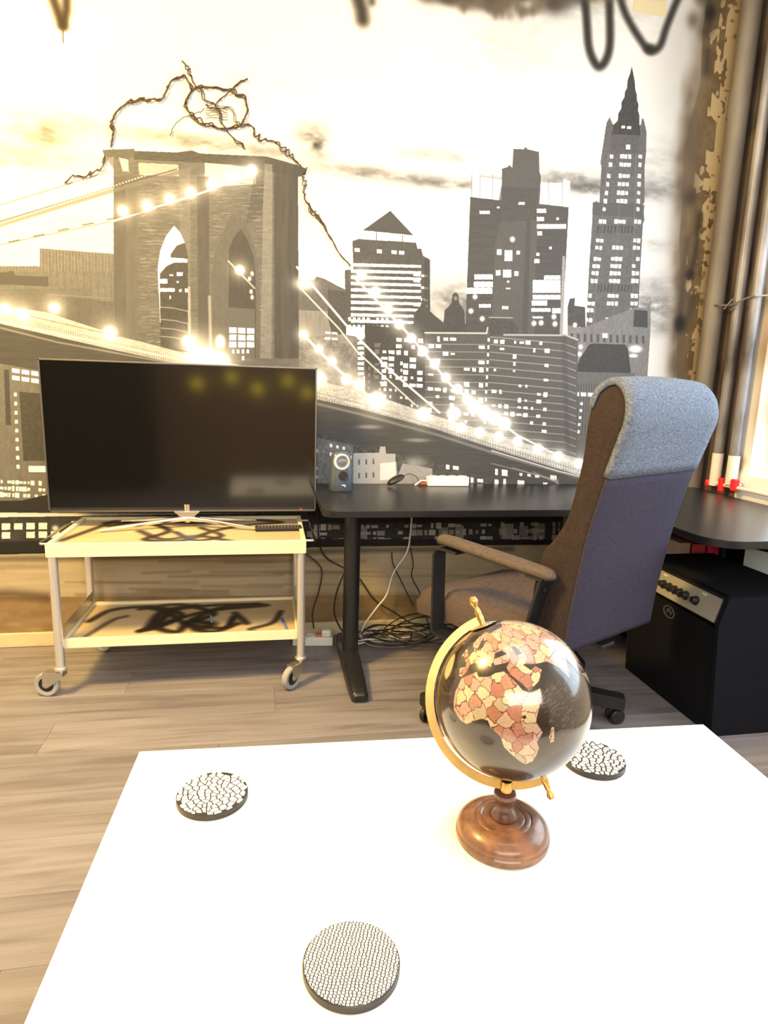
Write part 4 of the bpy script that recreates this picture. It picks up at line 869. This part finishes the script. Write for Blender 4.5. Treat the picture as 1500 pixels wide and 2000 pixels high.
MB().tube(spline([(-.080, 0, .020), (-.11, -.004, .022), (-.13, -.006, .008), (-.14, -.01, .003)], 6), .0035, 8).build('cable', M_whitep, ss)
MB().box((-.103, .01, .010), (.030, .02, .014), .003).build('orange_switch', mat('orange_plastic', (.55, .13, .03), .4, bump=.02), ss)

# ------------------------------------------------------------------ office chair
CA = math.radians(28); CC = (.885, 2.03)
ch = thing('office_chair', (CC[0], CC[1], 0), 'high-backed office chair with grey head cover turned away towards the desk', 'chair', rz=CA)
# local x = u (sitter's right), local y = v (forward)
Fb = fabric('warm_lit_chair_fabric', (.044, .031, .028), (.028, .020, .018)); Fp = fabric('cool_lit_chair_fabric', (.044, .040, .066), (.029, .027, .044)); Fg = fabric('light_grey_weave', (.195, .228, .290), (.050, .066, .095), 420)  # warm-lit and cool-lit tints of one chair fabric, light painted into colour
Fs = fabric('worn_seat_fabric', (.115, .088, .080), (.075, .058, .054)); Fa = fabric('taupe_arm_fabric', (.120, .096, .080), (.070, .056, .047))
rear = [(-.352, .40), (-.357, .46), (-.362, .52), (-.378, .64), (-.393, .74), (-.410, .82), (-.438, .93), (-.468, 1.03), (-.482, 1.09), (-.480, 1.13), (-.468, 1.16), (-.445, 1.185)]
top = [(-.420, 1.195), (-.393, 1.188), (-.370, 1.165)]
front = [(-.358, 1.12), (-.352, 1.05), (-.348, .97), (-.333, .88), (-.314, .80), (-.280, .735), (-.240, .68), (-.222, .60), (-.215, .52), (-.225, .44), (-.28, .40)]
loop = rear + top + front
HW = .236
def hw(z): return HW - .018 * max(0, (z - 1.08) / .11) ** 2
def back_mesh(name, m, L, off, cols, closed, w_extra=0.0, wscale=None):
    n = len(L); ctr = Vector((-.35, .80)); V = []
    LV = [Vector(p) for p in L]; NR = []
    for i, p in enumerate(LV):
        a = LV[(i - 1) % n] if (closed or i > 0) else p; b = LV[(i + 1) % n] if (closed or i < n - 1) else p
        t = (b - a).normalized(); NR.append(Vector((-t.y, t.x)))     # outward for this winding
    for c, ins in cols:
        for p, nn in zip(LV, NR):
            q = p + nn * (off - ins); w_ = hw(p.y) + w_extra; V.append((c * w_, q.x, q.y + (-.010 * (1 - math.cos(c * 1.3)) if p.y > 1.05 else 0)))
    K = len(cols); Fc = []
    for i in range(K - 1):
        for j in range(n if closed else n - 1): Fc.append((i * n + j, (i + 1) * n + j, (i + 1) * n + (j + 1) % n, i * n + (j + 1) % n))
    if closed: Fc.append(tuple(range(n))); Fc.append(tuple((K - 1) * n + j for j in range(n))[::-1])
    mb = MB(); mb.add(V, Fc); return mb.build(name, m, ch, 50)
cols = [(-1, .014), (-.985, .006), (-.95, .001), (-.8, 0), (-.4, 0), (0, 0), (.4, 0), (.8, 0), (.95, .001), (.985, .006), (1, .014)]
Lf = [(q.x, q.y) for q in spline([(a, b, 0) for a, b in loop], 3)]
bk = back_mesh('backrest', Fb, Lf, 0, cols, True)
rv = [(q.x, q.y) for q in spline([(a, b, 0) for a, b in rear[:7]], 4)]
pc = back_mesh('rear_panel', Fp, rv, .003, [(-1.0, .010), (-.985, .002), (-.95, 0), (-.5, 0), (0, 0), (.5, 0), (.95, 0), (.985, .002), (1.0, .010)], False, .002)
sm = pc.modifiers.new('solid', 'SOLIDIFY'); sm.thickness = .006; sm.offset = -1
hv = [(q.x, q.y) for q in spline([(a, b, 0) for a, b in rear[5:] + top + front[:1]], 4)]
hv = [p for p in hv if not (p[0] < -.40 and p[1] < .915)]
hc = back_mesh('head_cover', Fg, hv, .007, [(-1.0, .020), (-.995, .008), (-.97, .001), (-.8, 0), (-.4, 0), (0, 0), (.4, 0), (.8, 0), (.97, .001), (.995, .008), (1.0, .020)], False, .006)
sm = hc.modifiers.new('solid', 'SOLIDIFY'); sm.thickness = .008; sm.offset = -1
# seat
st = bmesh.new(); NX, NY = 20, 20
grid = [[None] * (NY + 1) for _ in range(NX + 1)]; gridb = [[None] * (NY + 1) for _ in range(NX + 1)]
for i in range(NX + 1):
    for j in range(NY + 1):
        a, b = -1 + 2 * i / NX, -1 + 2 * j / NY; k = 1 - .06 * (abs(a) ** 4) * (abs(b) ** 4)
        u = .245 * a * k; v = .045 + .285 * b * k; e = max(abs(a), abs(b)); edge = -.035 * max(0, (e - .82) / .18) ** 2
        z = .452 + edge - (.045 * max(0, (b - .45) / .55) ** 2) - .012 * (1 - (a * a)) * (1 - b * b)
        grid[i][j] = st.verts.new((u, v, z)); gridb[i][j] = st.verts.new((u * .97, v, .345 - (.025 * max(0, b) ** 2)))
for i in range(NX):
    for j in range(NY):
        st.faces.new((grid[i][j], grid[i + 1][j], grid[i + 1][j + 1], grid[i][j + 1])); st.faces.new((gridb[i][j], gridb[i][j + 1], gridb[i + 1][j + 1], gridb[i + 1][j]))
for i in range(NX):
    st.faces.new((grid[i][0], gridb[i][0], gridb[i + 1][0], grid[i + 1][0])); st.faces.new((grid[i][NY], grid[i + 1][NY], gridb[i + 1][NY], gridb[i][NY]))
    st.faces.new((grid[0][i], grid[0][i + 1], gridb[0][i + 1], gridb[0][i])); st.faces.new((grid[NX][i], gridb[NX][i], gridb[NX][i + 1], grid[NX][i + 1]))
me = bpy.data.meshes.new('seat'); st.to_mesh(me); st.free(); link('seat', me, Fs, ch, 60)
for s in (-1,):
    u = .272 * s
    P = [(u, .150, .640), (u, .12, .647), (u, -.08, .642), (u, -.24, .637), (u, -.325, .632)]
    pp = spline(P, 6); m = MB(); n = 16; V = []
    for i, p in enumerate(pp):
        t = i / (len(pp) - 1); w_ = (.020 + .012 * math.sin(math.pi * min(1, t * 1.05)) + .006 * t) * (1 - max(0, (t - .9) / .1) ** 2 * .75) * (1 - max(0, (.06 - t) / .06) ** 2 * .75); h_ = .019 * (1 - max(0, (t - .9) / .1) ** 2 * .7) * (1 - max(0, (.06 - t) / .06) ** 2 * .7)
        for k in range(n):
            a = 2 * math.pi * k / n; V.append((p.x + w_ * math.cos(a), p.y, p.z + h_ * math.sin(a)))
    K = len(pp); Fc = [(i * n + k, (i + 1) * n + k, (i + 1) * n + (k + 1) % n, i * n + (k + 1) % n) for i in range(K - 1) for k in range(n)] + [tuple(range(n)), tuple((K - 1) * n + k for k in range(n))[::-1]]
    m.add(V, Fc); m.build('arm_pad', Fa, ch, 60)
    # flat-bar arm frame: front upright, floor-side return, rear upright
    b2 = MB(); path = [(.05, .620), (.128, .620), (.150, .612), (.158, .590), (.150, .330), (.142, .315), (.120, .312), (-.05, .318), (-.19, .335), (-.225, .36), (-.262, .50), (-.290, .612), (-.300, .620), (-.24, .622)]
    V = []; hwid = .028; th = .0045
    LV = [Vector(p) for p in path]; k = len(LV)
    for i, p in enumerate(LV):
        a = LV[max(i - 1, 0)]; b = LV[min(i + 1, k - 1)]; t = (b - a).normalized(); nn = Vector((-t.y, t.x)) * th
        for du, sg in ((-hwid, 1), (hwid, 1), (hwid, -1), (-hwid, -1)): q = p + nn * sg; V.append((u + du, q.x, q.y))
    Fc = [(i * 4 + j, i * 4 + (j + 1) % 4, i * 4 + 4 + (j + 1) % 4, i * 4 + 4 + j) for i in range(k - 1) for j in range(4)] + [(3, 2, 1, 0), tuple(4 * (k - 1) + j for j in range(4))]
    b2.add(V, Fc); b2.tube([(u - s * .02, -.02, .318), (0, -.02, .322)], .012, 10); b2.lathe([(.009, 0), (.009, .004), (0, .006)], 14, Matrix.Translation((u, -.2915, .585)) @ Matrix.Rotation(math.radians(100), 4, 'X'))
    b2.build('arm_frame', M_blackmetal, ch)
MB().box((0, .02, .318), (.22, .26, .05), .01).tube([(0, 0, .12), (0, 0, .30)], .026, 20).tube([(0, 0, .09), (0, 0, .20)], .034, 20).build('column', M_blackmetal, ch)
MB().box((0, -.27, .37), (.07, .16, .016), .004).build('back_bracket', M_blackmetal, ch)
star = [math.radians(a) - CA for a in (190, 263, 336, 48, 119)]
for a in star:
    ar = MB(); ca, sa = math.cos(a), math.sin(a); V = []
    for r_, hw_, z0, z1 in ((.02, .028, .075, .130), (.20, .026, .066, .118), (.370, .024, .060, .104), (.376, .022, .062, .100)):
        for sd_, z in ((-1, z0), (1, z0), (1, z1), (-1, z1)): V.append((r_ * ca - sd_ * hw_ * sa, r_ * sa + sd_ * hw_ * ca, z))
    Fc = [(i * 4 + j, i * 4 + (j + 1) % 4, i * 4 + 4 + (j + 1) % 4, i * 4 + 4 + j) for i in range(3) for j in range(4)] + [(3, 2, 1, 0), (12, 13, 14, 15)]
    ar.add(V, Fc); ar.build('base_arm', M_plastic, ch)
    co = bpy.data.objects.new('castor', None); COL.objects.link(co); co.parent = ch; co.location = (.342 * ca, .342 * sa, 0); co.rotation_euler = (0, 0, a + .5)
    for sy in (-1, 1): MB().lathe([(0, -.009), (.022, -.009), (.027, -.005), (.0275, .004), (.024, .009), (0, .010)], 24, Matrix.Translation((.008, sy * .016, .0275)) @ Matrix.Rotation(math.pi / 2, 4, 'X')).build('wheel', M_plastic, co)
    MB().box((.004, 0, .044), (.045, .012, .030), .005).tube([(0, 0, .05), (0, 0, .066)], .008, 12).build('housing', M_plastic, co)

# ------------------------------------------------------------------ bass amplifier under the desk wing
AX0, AX1, AY0, AY1, AZ = 1.462, 1.84, 1.755, 2.300, .503
am = thing('amplifier', (AX0, AY0, 0), 'black combo amplifier with silver knob panel on the floor under the right desk wing', 'amplifier')
M_carpet = mat('navy_black_carpet', (.007, .008, .014), .95, spec=.15, bump=.9, bscale=500, var=.4, vscale=200); M_grill = mat('amp_grille_cloth', (.004, .005, .008), .85, spec=.2, bump=.8, bscale=700)
AD, AW = AX1 - AX0, AY1 - AY0
prof = [(.030, 0), (AD, 0), (AD, AZ), (.050, AZ), (.026, AZ - .004), (-.0, .405), (.000, .390)]
for yy in (0, AW - .018):
    MB().prism([(a, b) for a, b in prof], 0, .018, Matrix.Translation((0, yy + .018, 0)) @ Matrix.Rotation(math.pi / 2, 4, 'X')).build('side_panel', M_carpet, am)
bx = MB(); bx.box((AD / 2 + .02, AW / 2, AZ - .009), (AD - .05, AW - .036, .017)).box((AD / 2 + .015, AW / 2, .009), (AD - .03, AW - .036, .018)).box((AD - .008, AW / 2, AZ / 2), (.016, AW - .036, AZ - .04))
bx.build('cabinet', M_carpet, am)
# grille, leaning from the foot edge to the shoulder
GM = Matrix(((1, 0, 0, 0), (0, 1, 0, 0), (0, 0, 1, 0), (0, 0, 0, 1)))
def quadslab(p0, p1, y0, y1, t):     # slab between two (x,z) points, thickness t inward
    d = Vector((p1[0] - p0[0], p1[1] - p0[1])).normalized(); n = Vector((d.y, -d.x)) * t
    V = []
    for yy in (y0, y1):
        for q in (Vector(p0), Vector(p1), Vector(p1) + n, Vector(p0) + n): V.append((q.x, yy, q.y))
    return V, [(0, 3, 2, 1), (4, 5, 6, 7), (0, 1, 5, 4), (1, 2, 6, 5), (2, 3, 7, 6), (3, 0, 4, 7)]
q = MB(); q.add(*quadslab((.034, .018), (.010, .385), .018, AW - .018, .012)); q.build('grille', M_grill, am)
q = MB(); q.add(*quadslab((.008, .398), (.034, AZ - .010), .018, AW - .018, .008)); q.build('panel_recess', M_plastic, am)
q = MB(); q.add(*quadslab((.0035, .405), (.0285, AZ - .018), .035, AW - .055, .006)); pa = q.build('control_panel', mat('brushed_silver_panel', (.50, .49, .43), .4, .4, bump=.1, bscale=100, stretch=(1, .1, 1)), am)
dpx = Vector((.0250, 0, .080)).normalized(); npx = Vector((-dpx.z, 0, dpx.x))
rot = npx.to_track_quat('Z', 'Y').to_matrix().to_4x4()
for k, fy in enumerate((.05, .13, .21, .265, .315, .365, .415, .50, .82, .74)):
    if k < 8: yy = AW - .075 - fy * (AW - .14) / .56 * .9
    if k >= 8: continue
    base = Vector((.0150, yy, .443)); MB().lathe([(.0165, 0), (.0165, .004), (.0125, .006), (.0115, .019), (.010, .021), (0, .021)], 18, Matrix.Translation(base) @ rot).build('knob', M_plastic, pa)
for yy in (AW - .12, AW - .20, .12): MB().box((.0255, yy, .474), (.002, .022, .008), .0005, 1).build('input_jack', M_whitep, pa)
# oval emblem
em = MB(); V = []; n = 40
gd = Vector((-.024, 0, .367)).normalized(); gn = Vector((-gd.z, 0, gd.x)); ce = Vector((.014, .265 + .015, .352)) + gn * .0002
for k in range(n):
    t = 2 * math.pi * k / n
    for rs, o_ in ((1, 0), (1, .003), (.86, .003), (.86, 0)): V.append(ce + Vector((0, 1, 0)) * (.034 * rs * math.cos(t)) + gd * (.024 * rs * math.sin(t)) + gn * o_)
em.add(V, [(k * 4 + j, ((k + 1) % n) * 4 + j, ((k + 1) % n) * 4 + (j + 1) % 4, k * 4 + (j + 1) % 4) for k in range(n) for j in range(4)])
emo = em.build('emblem', mat('grey_emblem', (.22, .22, .21), .35, .6, bump=.02), am)
tx = bpy.data.curves.new('lettering', 'FONT'); tx.body = 'PV'; tx.size = .034; tx.extrude = .001; tx.align_x = 'CENTER'; tx.align_y = 'CENTER'; tx.shear = .3
to = bpy.data.objects.new('lettering', tx); COL.objects.link(to)
rm = Matrix((( 0, gd.x, gn.x), (-1, gd.y, gn.y), (0, gd.z, gn.z))).to_4x4(); to.matrix_world = Matrix.Translation(Vector((AX0, AY0, 0)) + ce + gn * .001) @ rm
bpy.context.view_layer.update(); dg = bpy.context.evaluated_depsgraph_get(); tme = bpy.data.meshes.new_from_object(to.evaluated_get(dg)); mw = to.matrix_world.copy(); bpy.data.objects.remove(to)
tme.transform(Matrix.Translation((-AX0, -AY0, 0)) @ mw); lo = link('lettering', tme, None, emo, None); tme.materials.clear(); tme.materials.append(emo.data.materials[0])

# things behind the amplifier
lb = thing('low_cabinet', (1.84, 2.545, 0), 'low black cabinet behind the amplifier under the desk corner', 'cabinet')
MB().box((0, 0, .19), (.34, .46, .38), .004).build('body', M_carpet, lb); MB().box((0, -.232, .19), (.32, .006, .35), .002).build('door', M_plastic, lb)
def binder(x, y_, w_, d_, h_, col, label, rz=0, z=.3802):
    o = thing('box_file', (x, y_, z), label, 'box file', None, rz); MB().box((0, 0, h_ / 2), (w_, d_, h_), .002).build('cover', mat('file_' + label.split()[0], col, .45, bump=.03, var=.1), o)
    MB().box((0, .001, h_ / 2), (w_ - .008, d_ + .0005, h_ - .008), .001).build('pages', M_whitep, o)
binder(1.740, 2.42, .05, .14, .155, (.85, .66, .60), 'pale pink box file on the low cabinet beside the red one')
binder(1.805, 2.42, .06, .15, .150, (.85, .12, .12), 'red box file on the low cabinet between pink and crimson files')
binder(1.874, 2.42, .055, .15, .145, (.90, .04, .16), 'crimson box file on the low cabinet')
binder(1.930, 2.42, .018, .15, .140, (.02, .09, .20), 'dark blue thin file right of the crimson one')
pp_ = thing('lit_wall_sheet', (1.945, 2.105, .385), 'pale blue card sheet for a lit patch of wall, under the right desk wing beyond the amplifier', 'standin', rz=math.radians(-70))
MB().box((0, 0, .085), (.21, .006, .165), .001).build('standin', mat('lit_wall_blue', (.72, .86, .95), .6, bump=.02), pp_)  # pale blue sheet put in for a lit patch of the right wall

# ------------------------------------------------------------------ pipes in the corner
M_pipe = mat('sprayed_grey_pipe', (.33, .32, .33), .4, .2, bump=.4, bscale=60, var=.3, vscale=7, vcol=(.035, .03, .03), stretch=(1, 1, .35)); M_pipe2 = mat('cream_pipe', (.20, .18, .15), .5, bump=.3, bscale=50, var=.2, vscale=5, vcol=(.07, .055, .045), stretch=(1, 1, .3))
M_pale = mat('pale_pipe', (.72, .66, .58), .4, bump=.05)
def pipe(y_, x, r, z0, z1, m, label):
    o = thing('heating_pipe', (x, y_, z0), label, 'pipe', None); MB().tube([(0, 0, 0), (0, 0, z1 - z0)], r, 24).build('tube', m, o); return o
pipe(2.735, 2.018, .042, 0.003, 3.045, M_pipe2, 'wide cream vertical pipe in the room corner beside the mural')
p1 = pipe(2.605, 2.040, .022, .745, 3.045, M_pipe, 'grey sprayed vertical pipe, middle of the three corner pipes')
p2 = pipe(2.500, 2.040, .023, .765, 3.045, M_pipe, 'grey sprayed vertical pipe, the one farthest from the mural')
for p, ht in ((p1, .15), (p2, .13)): MB().tube([(0, 0, 0), (0, 0, ht)], .0245, 20).build('pale_sleeve', M_pale, p)
# wire tie across the pipes
wt = tag(MB().tube([(2.015, 2.775, 1.556), (1.992, 2.69, 1.560), (2.012, 2.62, 1.550), (2.010, 2.58, 1.556), (2.012, 2.52, 1.570), (2.010, 2.47, 1.572), (2.055, 2.44, 1.572)], .004, 8).tube([(2.0, 2.64, 1.535), (2.005, 2.60, 1.575), (2.0, 2.57, 1.545), (2.01, 2.61, 1.53)], .004, 8).build('wire_tie', M_steel, None), 'rusty wire tie twisted across the corner pipes', 'wire')
def valve(y_, z, label, r=.017, h=.04):
    o = thing('valve', (2.030, y_, z), label, 'valve', None)
    MB().lathe([(0, -h / 2), (r * .8, -h / 2), (r, -h / 2 + .004), (r, h / 2 - .004), (r * .8, h / 2), (0, h / 2)], 20).build('red_cap', M_red, o)
    MB().tube([(0, 0, 0), (.03, 0, 0)], .007, 12).build('stem', M_pale, o); return o
valve(2.635, .752, 'red valve knob nearest the mural corner above the desk', .014, .030); valve(2.545, .757, 'tall red valve knob in the middle above the desk', .015, .062)
valve(2.462, .768, 'red valve knob farthest right at the end of the white pipe', .018, .052)
hp = thing('radiator_pipe', (2.035, 2.44, .757), 'thin white horizontal pipe running along the right wall above the desk', 'pipe')
MB().tube([(0, .19, 0), (0, -1.6, .0)], .009, 14).build('tube', M_pale, hp)
for yy in (-.3, -.9, -1.5): MB().box((.018, yy, 0), (.036, .012, .012), .002).build('bracket', M_pale, hp)

# ------------------------------------------------------------------ wire sculpture on the mural
ws = thing('wire_sculpture', (*[wall_pt(420, 250)[0], WALL_Y - .012], wall_pt(420, 250)[1]), 'twisted rusty wire outline with a loop, hung over the bridge tower on the mural', 'wire art')
WO = Vector(ws.location); M_wire = mat('rusty_wire', (.060, .036, .022), .6, .3, bump=.2, bscale=200)
def wpath(P, r=.0021, tw=2, amp=.006, seed=0, name='wire_strand'):
    rnd = random.Random(seed); base = spline([(wall_pt(a, b)[0], WALL_Y - .010, wall_pt(a, b)[1]) for a, b in P], 10)
    for t in range(tw):
        ph = rnd.uniform(0, 6.28) + t * 2.6; fr_ = rnd.uniform(.42, .75); pts = []
        for i, p in enumerate(base):
            a = ph + i * fr_; e = min(1, i / 4, (len(base) - 1 - i) / 4); A = amp * 1.55 * (.55 + .6 * math.sin(i * .23 + seed + t)) * e
            pts.append(p + Vector((A * math.cos(a) * .7, .004 * math.sin(a), A * math.sin(a + 1))) - WO)
        MB().tube(pts, r, 6).build(name, M_wire, ws)
wpath([(127, 359), (145, 345), (168, 346), (180, 338), (198, 332), (204, 318), (206, 306)], .0018, 2, .007, 1)
wpath([(218, 290), (222, 262), (219, 240), (228, 222), (250, 202), (272, 198), (300, 196), (318, 194), (328, 172), (340, 157), (362, 149)], .0024, 3, .006, 2)
wpath([(362, 149), (374, 178), (364, 200), (366, 215), (380, 232), (410, 246), (440, 253), (468, 246), (482, 222), (480, 200), (462, 184), (430, 174), (395, 172), (372, 184), (362, 205)], .0024, 3, .006, 3)
wpath([(356, 121), (366, 133), (372, 146), (378, 164), (392, 180), (405, 200), (420, 205), (430, 228), (442, 256), (462, 276), (478, 292)], .002, 2, .005, 4)
wpath([(484, 156), (465, 166), (450, 180), (432, 195), (422, 206)], .0019, 2, .005, 5)
wpath([(333, 267), (342, 246), (362, 230), (388, 222), (400, 214)], .0014, 1, .003, 6)
wpath([(402, 205), (420, 215), (450, 212), (460, 236), (470, 245)], .0014, 2, .004, 7)
for k in range(6): wpath([(402, 208 + k * 5), (422, 207 + k * 5), (445, 212 + k * 5)], .0011, 1, .001, 20 + k)
wpath([(468, 246), (490, 247), (500, 264), (512, 274), (535, 278), (556, 294), (572, 310), (588, 326)], .0022, 2, .007, 8)
wpath([(600, 328), (590, 345), (596, 362), (594, 385), (602, 402), (615, 420), (630, 440)], .0018, 2, .007, 9)
wpath([(594, 390), (615, 418), (640, 455), (660, 492), (684, 521)], .0022, 2, .003, 10)

# ------------------------------------------------------------------ cables and power strips on the floor
def cable(name, P, r, m, label, n=8):
    o = MB().tube(spline(P, n), r, 8).build(name, m, None); return tag(o, label, 'cable')
M_wc = mat('white_cable', (.70, .68, .62), .5, bump=.02); M_gc = mat('beige_cable', (.48, .44, .36), .5, bump=.02)
cable('power_cable', [(-.1, 2.78, .44), (-.02, 2.775, .425), (.10, 2.772, .42), (.17, 2.77, .39), (.225, 2.765, .33), (.215, 2.75, .24), (.185, 2.735, .14), (.19, 2.725, .062)], .0032, M_plastic, 'thin black cable curving from the trolley down to the white power strip')
cable('power_cable', [(.20, 2.74, .62), (.215, 2.765, .45), (.25, 2.772, .38), (.33, 2.772, .33), (.40, 2.77, .28), (.47, 2.765, .18), (.56, 2.755, .12), (.66, 2.74, .06), (.80, 2.72, .03), (.88, 2.70, .006)], .0036, M_plastic, 'thick black cable passing behind the desk leg to the tangle on the floor')
cable('power_cable', [(.33, 2.74, .33), (.29, 2.73, .22), (.285, 2.72, .12), (.34, 2.70, .03), (.43, 2.69, .008)], .0036, M_plastic, 'short black cable bowing left behind the desk leg')
cable('power_cable', [(.64, 2.772, .68), (.635, 2.775, .50), (.62, 2.775, .40), (.56, 2.775, .30), (.53, 2.765, .20), (.48, 2.75, .14), (.42, 2.72, .07), (.40, 2.70, .012)], .0042, M_wc, 'long white cable hanging from under the desk to the floor')
cable('power_cable', [(.55, 2.782, .40), (.56, 2.782, .34), (.60, 2.778, .26), (.63, 2.77, .20), (.66, 2.76, .14)], .0026, M_plastic, 'thin black cable hanging left of the beige cable on the wall')
cable('power_cable', [(.64, 2.785, .42), (.655, 2.782, .34), (.65, 2.78, .28), (.69, 2.77, .20), (.72, 2.76, .10), (.74, 2.74, .02)], .0026, M_plastic, 'thin black cable hanging right of the white cable')
rnd = random.Random(6)
for k, (nm, m, r, lb_) in enumerate((('cable_coil', M_wc, .0038, 'white cable looped on the floor beside the desk leg'), ('cable_coil', M_gc, .0034, 'beige cable loop lying on the tangle'), ('cable_coil', M_plastic, .0032, 'black cable coil on the floor under the desk, left of the adapters'), ('cable_coil', M_plastic, .0030, 'black cable arching over the tangle toward the chair'), ('cable_coil', M_plastic, .0026, 'thin black cable knotted round the white loop'), ('cable_coil', M_plastic, .0028, 'thin black lead ending beside the grey adapter'))):
    cx = .50 + .035 * k; cy_ = 2.66 + rnd.uniform(-.02, .02); P = []
    for i in range(16):
        a = i * .85 + k * 1.1; rr = .06 + .05 * rnd.random() + .012 * k; P.append((cx + rr * 1.35 * math.cos(a) + .006 * i * (1 if k % 2 else -1), min(cy_ + rr * .72 * math.sin(a), 2.775), .008 + .010 * k * .6 + abs(rnd.gauss(0, .022)) + (.05 * math.sin(i * .5) ** 2 if k in (3, 5) else 0)))
    cable(nm, P, r, m, lb_, 6)
def strip(x, y_, rz, label, L=.18):
    o = thing('power_strip', (x, y_, .0002), label, 'power strip', None, rz)
    MB().box((0, 0, .020), (L, .055, .040), .006, 3).build('housing', M_whitep, o)
    for k in range(2): MB().lathe([(.018, 0), (.020, .001), (.020, .004), (.017, .004), (.0165, .001), (0, .001)], 20, Matrix.Translation((-.06 + k * .05, 0, .0395))).build('socket', M_whitep, o)
    return o
s1 = strip(.185, 2.695, -.12, 'white power strip on the floor between trolley and desk leg')
MB().box((.030, 0, .045), (.032, .022, .010), .003).build('red_switch', mat('orange_red_plastic', (.7, .12, .04), .4, bump=.02), s1)
MB().box((.060, .0, .056), (.045, .045, .034), .010, 3).build('plug', M_whitep, s1)
ad = thing('power_adapter', (.760, 2.665, .0002), 'grey mains adapter lying at the right end of the cable tangle', 'adapter', rz=-.3)
MB().box((0, 0, .020), (.095, .06, .038), .012, 3).build('body', mat('grey_adapter', (.20, .19, .17), .5, bump=.02), ad); MB().box((-.052, 0, .018), (.02, .02, .012), .003).build('strain_relief', M_plastic, ad)
cable('floor_cable', [(1.19, 2.74, .02), (1.24, 2.70, .006), (1.30, 2.69, .006), (1.37, 2.72, .01), (1.40, 2.77, .03)], .0035, M_plastic, 'black cable loop on the floor behind the chair, left of the amplifier')

# ------------------------------------------------------------------ the part of the room behind the camera, seen only as reflections
wd = thing('wardrobe', (-1.95, -1.95, 0), 'tall dark wardrobe at the rear left of the room', 'wardrobe')
MB().box((0, 0, 1.1), (1.4, .6, 2.2), .01).build('body', mat('dark_wardrobe', (.02, .018, .016), .7, bump=.05), wd)
for s in (-1, 1): MB().box((s * .35, .305, 1.1), (.68, .018, 2.1), .003).build('door', mat('dark_door', (.022, .019, .017), .7, bump=.05), wd)

M_lant = mat('yellow_paper_lantern', (.8, .6, .05), .8, emit=(1.0, .80, .06), estr=5.0, bump=.05)
for k, (x, z) in enumerate(((-.80, 1.12), (-.42, 1.20), (-.14, 1.08), (.20, 1.18), (.42, 1.05))):
    o = thing('paper_lantern', (x, -2.2, z - .05), ['leftmost', 'second from left', 'middle', 'fourth from left', 'rightmost'][k] + ' of five yellow paper lanterns on the rear wall', 'lantern', 'yellow lanterns on the rear wall')
    MB().lathe([(.02, 0), (.045, .012), (.058, .05), (.045, .088), (.02, .10)], 20).build('shade', M_lant, o); MB().tube([(0, 0, .1), (0, 0, .13), (0, -.09, .15)], .002, 6).build('hook', M_plastic, o)
